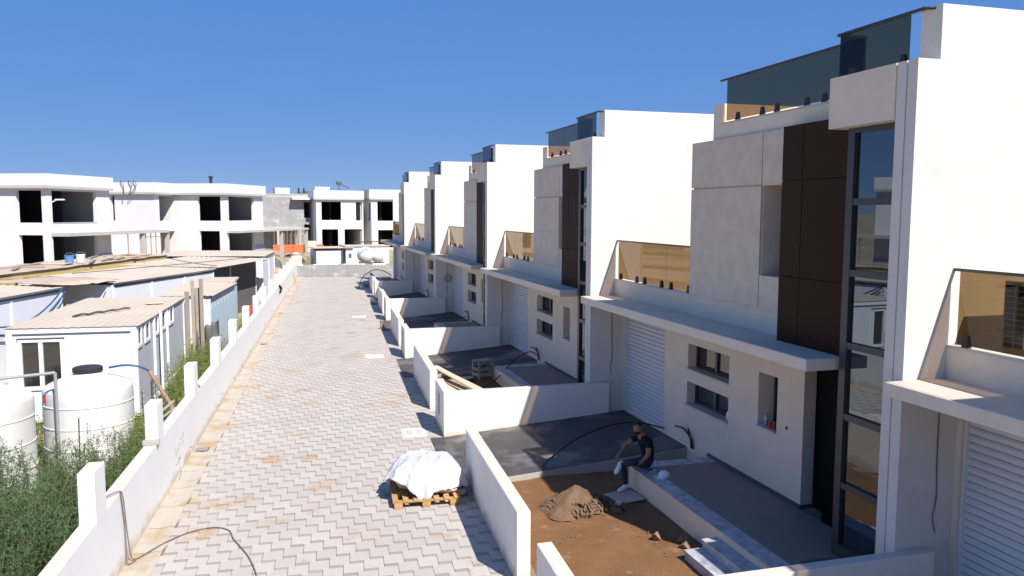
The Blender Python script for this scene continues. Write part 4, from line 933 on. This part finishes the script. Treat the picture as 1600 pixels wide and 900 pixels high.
# arching hose at the far end
b = MB((6, 56, 0)); b.tube(spline([(5.05, 56.2, 0), (5.3, 56.2, .65), (5.75, 56.3, 1.05), (6.3, 56.3, 1.25), (6.9, 56.4, 1.1), (7.4, 56.5, .8)], 8), .03, 6); tag(b.build('arching_hose', HOSEK), 'black hose arching over the farthest garden wall', 'hose')

# ------------------------------------------------------------------ second yard: crate, planks
cr = empty('wooden_crate', (6.05, 24.3, 0), rad(15), 'open wooden crate standing in the second yard by the patio', 'crate')
for x in (-.25, .25):
    for y in (-.2, .2): MB().box(x-.03, x+.03, y-.03, y+.03, 0, .58).build('leg', WOODG, cr)
for z in (.12, .3): 
    MB().box(-.28, .28, -.245, -.232, z, z+.1).build('slat', WOODG, cr); MB().box(-.28, .28, .232, .245, z, z+.1).build('slat', WOODG, cr); MB().box(-.295, -.282, -.23, .23, z, z+.1).build('slat', WOODG, cr)
for i in range(4): MB().box(-.3, .3, -.25+i*.13, -.25+i*.13+.11, .58, .6).build('top_slat', WOODG, cr)
PL = [((4.35, 23.6), (4.95, 20.6), .5, 'pale plank nearest the street, leaning across the second yard'), ((4.6, 23.4), (5.25, 20.7), .36, 'pale plank beside the first, farther from the street'), ((4.2, 22.8), (4.75, 20.2), .25, 'short plank lowest in the pile behind the letterbox wall')]
for i, (p, q, z, lb) in enumerate(PL):
    L_, a = along(p, q); b = MB(); b.box(0, L_, -.1, .1, 0, .035); o = b.build('plank', WOODP); o.location = (p[0], p[1], z+.1); o.rotation_euler = (0, rad(2), a); tag(o, lb, 'plank', 'planks in the second yard')
b = MB((4.9, 22, 0)); b.box(4.25, 5.2, 20.6, 23.3, 0, .25); tag(b.build('board_pile', WOODG, bevel=.02), 'low pile of boards carrying the pale planks', 'boards')
b = MB((5.2, 23.5, 0)); b.add([(4.9, 23.9, .02), (5.7, 24.2, .05), (5.8, 24.6, .03), (5.1, 24.5, .06), (5.3, 24.2, .12)], [(0, 1, 4), (1, 2, 4), (2, 3, 4), (3, 0, 4), (3, 2, 1, 0)]); tag(b.build('crumpled_sheet', GREYPATCH), 'crumpled grey sheet on the ground by the crate', 'sheet')
HS = [([(5.3, 22.9, .03), (5.8, 23.0, .05), (6.4, 23.4, .3), (7.0, 24.0, .62), (7.7, 24.7, .72), (8.05, 24.9, .55)], 'black conduit rising from the second yard to its garage wall'),
      ([(4.95, 14.95, .16), (5.4, 15.4, .25), (6.1, 15.9, .4), (6.9, 16.2, .52), (7.6, 16.2, .55), (8.05, 15.75, .5)], 'black hose bowed across the dark driveway behind the seated man'),
      ([(6.2, 35.2, .3), (6.8, 35.6, .42), (7.4, 35.7, .45), (8.05, 35.4, .5)], 'black hose on the third driveway')]
for pts, lb in HS:
    b = MB(pts[0]); b.tube(spline(pts, 6), .016, 6); tag(b.build('conduit_hose', HOSEK), lb, 'hose', 'black hoses in the yards')
b = MB(); b.tube([(.16*math.cos(a), 0, .16*math.sin(a)) for a in [2*math.pi*i/20 for i in range(21)]], .03, 6); o = b.build('cable_coil', PVC); o.location = (7.85, Yn(4)-.04, 2.0); tag(o, 'round cable coil hung on the wall of the third garage', 'coil')

# ------------------------------------------------------------------ first yard
mo = empty('soil_heap', (4.95, 13.1, 0), 0, 'pointed heap of grey-brown soil and stones in the sunlit yard', 'soil heap'); mo.scale = (.84, .84, .95)
b = MB(); NR, NT = 18, 40; vs = [(0, 0, .42)]
for j in range(1, NR+1):
    for i in range(NT):
        a = 2*math.pi*i/NT; r_ = j/NR; R_ = (.80+.12*math.sin(2*a+.5)+.08*math.sin(5*a)); x, y = R_*r_*math.cos(a), R_*r_*.85*math.sin(a)
        vs.append((x, y, .41*(1-r_)**1.05-.03*(j == NR)+.075*noise.fractal((x*3.2, y*3.2, 3), 1, 2, 5)*(.5+r_*.5)))
b.add(vs, [(0, 1+i, 1+(i+1) % NT) for i in range(NT)]+[(1+j*NT+i, 1+(j+1)*NT+i, 1+(j+1)*NT+(i+1) % NT, 1+j*NT+(i+1) % NT) for j in range(NR-1) for i in range(NT)])
b.build('heap_body', HEAP, mo, smooth=True)
def rock(b, p, s_):
    vs = []
    for v in ((1, 1, 1), (1, -1, -1), (-1, 1, -1), (-1, -1, 1), (1.3, 0, 0), (-1.2, .1, .2), (0, 1.2, .1), (0, -1.2, -.1), (0, 0, 1.1)):
        vs.append(Vector(v)*s_*random.uniform(.6, 1.0)+p)
    me = bmesh.new(); 
    for v in vs: me.verts.new(v)
    bmesh.ops.convex_hull(me, input=me.verts); me.verts.index_update()
    b.add([v.co for v in me.verts], [[v.index for v in f.verts] for f in me.faces]); me.free()
b = MB(); random.seed(4)
for i in range(260):
    a = random.uniform(rad(-190), rad(10)); r_ = random.uniform(.55, .95); rock(b, Vector((r_*.8*math.cos(a), r_*.72*math.sin(a), .41*(1-r_)**1.05+.01)), random.uniform(.01, .038))
tag(b.build('rubble', ROCK, mo), kind='stuff')
b = MB(); 
for i in range(260):
    y = random.uniform(8.3, 14.4); x = random.uniform(XR(y)+.3, 6.3); rock(b, Vector((x, y, -.012)), random.uniform(.004, .014))
tag(b.build('yard_stones', ROCK), 'small loose stones scattered over the bare yard soil', kind='stuff')
for i, (x, y, s_, lb) in enumerate(((5.72, 12.75, .085, 'reddish stone at the right foot of the soil heap'), (5.6, 12.62, .06, 'smaller reddish stone beside the first at the heap foot'), (6.1, 11.2, .1, 'flat pale stone by the patio wall near the steps'), (6.0, 10.95, .08, 'dark stone beside the lowest step'), (5.75, 11.45, .07, 'grey stone on the soil in front of the patio'))):
    b = MB((x, y, 0)); rock(b, Vector((x, y, .02)), s_); tag(b.build('stone', ROCK), lb, 'stone', 'larger stones in the yard')
b = MB((6, 12.9, 0)); b.box(5.72, 6.3, 13.0, 13.55, -.005, .022, rot=.2); tag(b.build('board_scrap', ROOFBR), 'flat board scrap under the seated man\'s foot', 'board')
b = MB(); rock(b, Vector((5.72, 12.95, .03)), .06); tag(b.build('litter', PAPER), 'crumpled white litter on the shaded soil near the man', 'litter')

# cap, bottle, phone, cans
cp = empty('baseball_cap', (6.66, 13.0, .413), rad(200), 'pale cap lying on the patio edge beside the man', 'cap')
MB().lathe([(.10, 0), (.105, .03), (.095, .075), (.06, .11), (.01, .12)], (0, 0, 0), 18).build('crown', PAPER, cp, smooth=True)
b = MB(); vs = [(.08*math.cos(a), .08*math.sin(a), .012) for a in [rad(-60+15*i) for i in range(9)]]+[(.19*math.cos(a*.8), .12*math.sin(a), .004) for a in [rad(-60+15*i) for i in range(9)]]
b.add(vs+[(x, y, z-.004) for x, y, z in vs], [(i, 9+i, 10+i, i+1) for i in range(8)]+[(18+i, 19+i, 28+i, 27+i) for i in range(8)]); b.build('peak', PAPER, cp)
def bottle(loc, label, h=.24):
    e = empty('water_bottle', loc, 0, label, 'bottle'); MB().lathe([(.03, 0), (.033, .02), (.033, h*.62), (.012, h*.88), (.012, h*.92)], (0, 0, 0), 14).build('bottle_body', PETB, e, smooth=True)
    MB().lathe([(.015, h*.92), (.015, h), (.004, h)], (0, 0, 0), 12).build('bottle_cap', BLUE, e); MB().lathe([(.0342, h*.2), (.0342, h*.42)], (0, 0, 0), 14).build('paper_band', BLUE, e)
bottle((6.64, 13.33, .414), 'clear water bottle with blue band on the patio edge'); bottle((8.2, Yn(1)+4.22, 1.506), 'clear bottle standing on the narrow window sill', .2)
def can(loc, label):
    e = empty('drink_can', loc, 0, label, 'can', 'drink cans on the sill'); MB().lathe([(.026, 0), (.032, .012), (.032, .105), (.026, .118)], (0, 0, 0), 16).build('can_body', CANR, e); MB().lathe([(.026, .118), (.024, .122), (.004, .12)], (0, 0, 0), 16).build('can_top', STEEL, e)
can((8.16, Yn(1)+4.02, 1.506), 'left red drink can on the narrow window sill'); can((8.17, Yn(1)+3.93, 1.506), 'right red drink can on the narrow window sill')
b = MB((6.6, 13.5, .414)); b.box(6.52, 6.68, 13.42, 13.5, .414, .424, rot=.4); tag(b.build('phone', LID, bevel=.003), 'black phone lying on the marble edge beside the man', 'phone')
e = empty('white_disc', (8.2, Yn(1)+5.42, 1.275), 0, 'round pale disc standing in the corner of the lower window', 'disc'); o = MB().lathe([(.02, 0), (.09, .006), (.095, .015), (.08, .022), (.01, .025)], (0, 0, 0), 20).build('disc_body', PAPER, e); o.rotation_euler = (0, rad(-80), 0); o.location = (0, 0, .095)
o = MB().lathe([(.022, 0), (.03, .01), (.022, .014)], (0, 0, 0), 12).build('wire_hole', LID, houses[1]); o.rotation_euler = (0, rad(-90), 0); o.location = (.10, 3.47, 1.65)

# ------------------------------------------------------------------ air conditioner on the nearest balcony
ac = empty('air_conditioner', (8.28, 7.18, 3.2), 0, 'beige outdoor air conditioner behind bronze glass on the nearest balcony', 'air conditioner')
MB().box(0, .85, 0, .34, .42, 1.27).build('casing', ACW, ac, bevel=.012)
MB().box(-.006, 0, .03, .30, .47, 1.22).build('fin_bank', GRILLE, ac)
for i in range(12): MB().box(-.016, -.008, .02, .31, .465+i*.068, .475+i*.068).build('guard_bar', ACW, ac)
for y in (.02, .16, .30): MB().box(-.018, -.008, y, y+.01, .465, 1.225).build('guard_bar', ACW, ac)
for z_ in (.47,): 
    fg = MB(); 
    for rr in (.10, .17, .24, .31): fg.tube([(.50+rr*math.cos(a), -.012, .84+rr*math.sin(a)) for a in [2*math.pi*i/28 for i in range(29)]], .006, 4)
    for i in range(12): a = 2*math.pi*i/12; fg.tube([(.5+.06*math.cos(a), -.014, .84+.06*math.sin(a)), (.5+.31*math.cos(a), -.014, .84+.31*math.sin(a))], .005, 4)
    fg.build('fan_guard', ACW, ac)
o = MB().lathe([(.31, 0), (.30, .005)], (0, 0, 0), 28).build('fan_opening', GRILLE, ac); o.rotation_euler = (rad(90), 0, 0); o.location = (.5, -.001, .84)
for x in (.1, .7): MB().box(x, x+.06, .02, .32, 0, .42).build('foot', ACW, ac)

# ------------------------------------------------------------------ the seated man
def person():
    root = empty('person', (6.6, 13.5, .413), 0, 'man in dark t-shirt, jeans and white shoes sitting on the patio edge', 'person')
    V = {}; E_ = []
    def v(k, co, r): V[k] = (Vector(co), r)
    v('pelvis', (6.60, 13.50, .545), .135); v('waist', (6.60, 13.50, .70), .125); v('chest', (6.52, 13.49, .92), .145); v('upper', (6.46, 13.48, 1.02), .12); v('neck', (6.40, 13.46, 1.12), .052); v('skullbase', (6.345, 13.44, 1.19), .06)
    v('hipR', (6.52, 13.62, .52), .095); v('kneeR', (6.14, 13.66, .52), .066); v('calfR', (6.14, 13.60, .30), .06); v('ankR', (6.16, 13.56, .10), .04)
    v('hipL', (6.50, 13.38, .53), .095); v('kneeL', (6.16, 13.22, .66), .066); v('calfL', (6.09, 13.36, .60), .058); v('ankL', (6.02, 13.49, .55), .04)
    v('shR', (6.44, 13.66, 1.02), .07); v('elR', (6.22, 13.74, .84), .045); v('wrR', (6.02, 13.56, .74), .03); v('hdR', (5.95, 13.50, .71), .035)
    v('shL', (6.47, 13.31, 1.02), .07); v('slL', (6.46, 13.25, .90), .058); v('elL', (6.43, 13.20, .78), .043); v('wrL', (6.32, 13.24, .66), .03); v('hdL', (6.25, 13.24, .63), .034)
    v('slR', (6.34, 13.71, .93), .058)
    SH_, JE, SK = 0, 1, 2
    for a, c_, m_ in (('pelvis', 'waist', SH_), ('waist', 'chest', SH_), ('chest', 'upper', SH_), ('upper', 'neck', SK), ('neck', 'skullbase', SK), ('pelvis', 'hipR', JE), ('hipR', 'kneeR', JE), ('kneeR', 'calfR', JE), ('calfR', 'ankR', JE),
                      ('pelvis', 'hipL', JE), ('hipL', 'kneeL', JE), ('kneeL', 'calfL', JE), ('calfL', 'ankL', JE), ('upper', 'shR', SH_), ('shR', 'slR', SH_), ('slR', 'elR', SK), ('elR', 'wrR', SK), ('wrR', 'hdR', SK), ('upper', 'shL', SH_), ('shL', 'slL', SH_), ('slL', 'elL', SK), ('elL', 'wrL', SK), ('wrL', 'hdL', SK)): E_.append((a, c_, m_))
    keys = list(V); me = bpy.data.meshes.new('body'); me.from_pydata([V[k][0]-Vector((6.6, 13.5, .413)) for k in keys], [(keys.index(a), keys.index(c_)) for a, c_, _ in E_], [])
    o = bpy.data.objects.new('body', me); COL.objects.link(o)
    o.modifiers.new('skin', 'SKIN'); ss = o.modifiers.new('sub', 'SUBSURF'); ss.levels = 2; ss.render_levels = 2
    for i, k in enumerate(keys): me.skin_vertices[0].data[i].radius = (V[k][1], V[k][1]*(.8 if k in ('waist', 'chest', 'pelvis') else 1))
    me.skin_vertices[0].data[0].use_root = True
    dg_ = bpy.context.evaluated_depsgraph_get(); dg_.update(); nm = bpy.data.meshes.new_from_object(o.evaluated_get(dg_)); bpy.data.objects.remove(o)
    bm = bmesh.new(); bm.from_mesh(nm); offv = Vector((6.6, 13.5, .413))
    for f in bm.faces:
        c = f.calc_center_median()+offv; best = 9; 
        for a, c_, m_ in E_:
            A, B = V[a][0], V[c_][0]; t = max(0, min(1, (c-A).dot(B-A)/(B-A).length_squared)); d = (c-A.lerp(B, t)).length-.5*(V[a][1]*(1-t)+V[c_][1]*t)
            if d < best: best = d; f.material_index = m_
        f.smooth = True
    # head: shaped ellipsoid with brow, nose, chin and ears, looking toward the camera and the street
    hc = Vector((6.315, 13.43, 1.245))-offv; fwd = Vector((-.55, -.83, -.05)).normalized(); sd = fwd.cross(Vector((0, 0, 1))).normalized(); up_ = sd.cross(fwd)
    r = bmesh.ops.create_uvsphere(bm, u_segments=20, v_segments=14, radius=1)
    for q in r['verts']:
        x, y, z = q.co
        rx, ry, rz_ = .076, .098, .118
        if z < -.3: rx *= 1-.25*(-z-.3); 
        yy = y*ry; 
        if y > .2 and abs(x) < .24 and -.35 < z < .15: yy += .022*(1-abs(x)/.24)*(1 if z < -.1 else .5)
        if y > .3 and z < -.55: yy += .012
        q.co = hc+sd*x*rx+fwd*yy+up_*z*rz_
    for f in {f for q in r['verts'] for f in q.link_faces}: f.material_index = 2; f.smooth = True
    # fingers: four unequal bent chains and a thumb on each hand
    mb = MB()
    for hd, dr, side in ((Vector((5.95, 13.50, .71)), Vector((-.45, -.35, -.8)).normalized(), Vector((.3, -.9, .25)).normalized()), (Vector((6.25, 13.24, .63)), Vector((-.8, .1, -.45)).normalized(), Vector((.1, 1, .1)).normalized())):
        for k, l_ in enumerate((.068, .078, .074, .06)):
            p = hd+side*(.022*(k-1.5)); p2 = p+dr*l_*.6; p3 = p2+(dr+Vector((.5, 0, -.6))).normalized()*l_*.5; mb.tube([p, p2, p3], .0095, 6, .007)
        p = hd+side*-.03-dr*.02; mb.tube([p, p+(dr-side*.9).normalized()*.035, p+(dr-side*.5).normalized()*.06], .011, 6, .008)
    fm = mb.mesh('fingers', SKIN)
    for q in fm.vertices: q.co -= offv
    nb = len(bm.faces); bm.from_mesh(fm); bm.faces.ensure_lookup_table()
    for f in bm.faces[nb:]: f.material_index = 2
    nm.name = 'body'
    for m_ in (SHIRT, JEANS, SKIN): nm.materials.append(m_)
    bm.to_mesh(nm); bm.free()
    bo = bpy.data.objects.new('body', nm); COL.objects.link(bo); bo.parent = root
    # hair and beard shells
    bm = bmesh.new(); r = bmesh.ops.create_uvsphere(bm, u_segments=20, v_segments=14, radius=1); kill = []
    for q in r['verts']:
        x, y, z = q.co; keep = (z > .35 and y < .75) or (y < .15 and z > -.35) or (z < -.42 and y > -.1)
        if not keep: kill.append(q)
        q.co = hc+sd*x*.081+fwd*(y*.103+(.012 if z < -.4 and y > .3 else 0))+up_*z*.124
    bmesh.ops.delete(bm, geom=kill, context='VERTS'); hm = bpy.data.meshes.new('hair'); bm.to_mesh(hm); bm.free(); hm.materials.append(HAIR)
    ho = bpy.data.objects.new('hair', hm); COL.objects.link(ho); ho.parent = root; ho.modifiers.new('thick', 'SOLIDIFY').thickness = .006
    # shoes
    for ank, d in ((Vector((6.16, 13.56, .055)), Vector((-.95, -.3, 0))), (Vector((6.02, 13.50, .52)), Vector((-.75, -.4, -.5)))):
        d = d.normalized(); s_ = d.cross(Vector((0, 0, 1))).normalized(); u_ = s_.cross(d); b = MB(offv); n_ = 12; rings = []
        prof = [(-.075, .03, .03, .03), (-.06, .042, .05, .05), (0, .044, .06, .055), (.07, .045, .045, .03), (.13, .05, .033, .012), (.18, .044, .026, .004), (.205, .025, .018, 0)]
        vs = []
        for t, wd, ht, cz in prof:
            for i in range(n_):
                a = 2*math.pi*i/n_; vs.append(ank+d*t+s_*wd*math.cos(a)+u_*(max(-.045, ht*math.sin(a)+cz-.01)))
        b.add(vs, [(j*n_+i, j*n_+(i+1) % n_, (j+1)*n_+(i+1) % n_, (j+1)*n_+i) for j in range(len(prof)-1) for i in range(n_)]+[tuple(range(n_-1, -1, -1)), tuple(range((len(prof)-1)*n_, len(prof)*n_))])
        b.build('shoe', SHOE, root, smooth=True)
person()

# ------------------------------------------------------------------ clutter on the cabin roofs
b = MB((-5.6, 28, 2.07)); pts = [(-6.1+.16*i, 26.6+.22*i+.06*math.sin(i*2.3), 2.10+.02*(i % 2)) for i in range(9)]; b.tube(pts, .035, 5, .015); b.tube([(x+.05, y+.12*math.sin(i*3), z+.03) for i, (x, y, z) in enumerate(pts)], .02, 4)
tag(b.build('twisted_strip', TARPD), 'dark twisted strip lying on the near cabin roof', 'strip')
b = MB((-4.3, 29.9, 2.08)); b.box(-4.55, -4.0, 29.7, 29.95, 2.085, 2.13, rot=.2); tag(b.build('roof_offcut', WOODP, bevel=.01), 'pale offcut lying on the near cabin roof by its side edge', 'offcut')
for k, (p, q, sg, lb) in enumerate((((-6.2, 47.5, 2.75), (-3.3, 44.2, 2.45), .06, 'thin dark cable crossing the shed roof toward the lane'), ((-3.6, 44.0, 2.4), (-4.7, 41.3, .2), -.1, 'thin blue-grey cable hanging down the white shed wall'), ((-9.0, 39.5, 2.5), (-2.0, 50.5, 2.5), .02, 'long thin cable lying along the tan shed roofs'))):
    b = MB(p); b.tube(catenary(p, q, sg, 10), .02, 5); tag(b.build('roof_cable', TRIM if k != 1 else HOSEB), lb, 'cable', 'cables over the sheds')
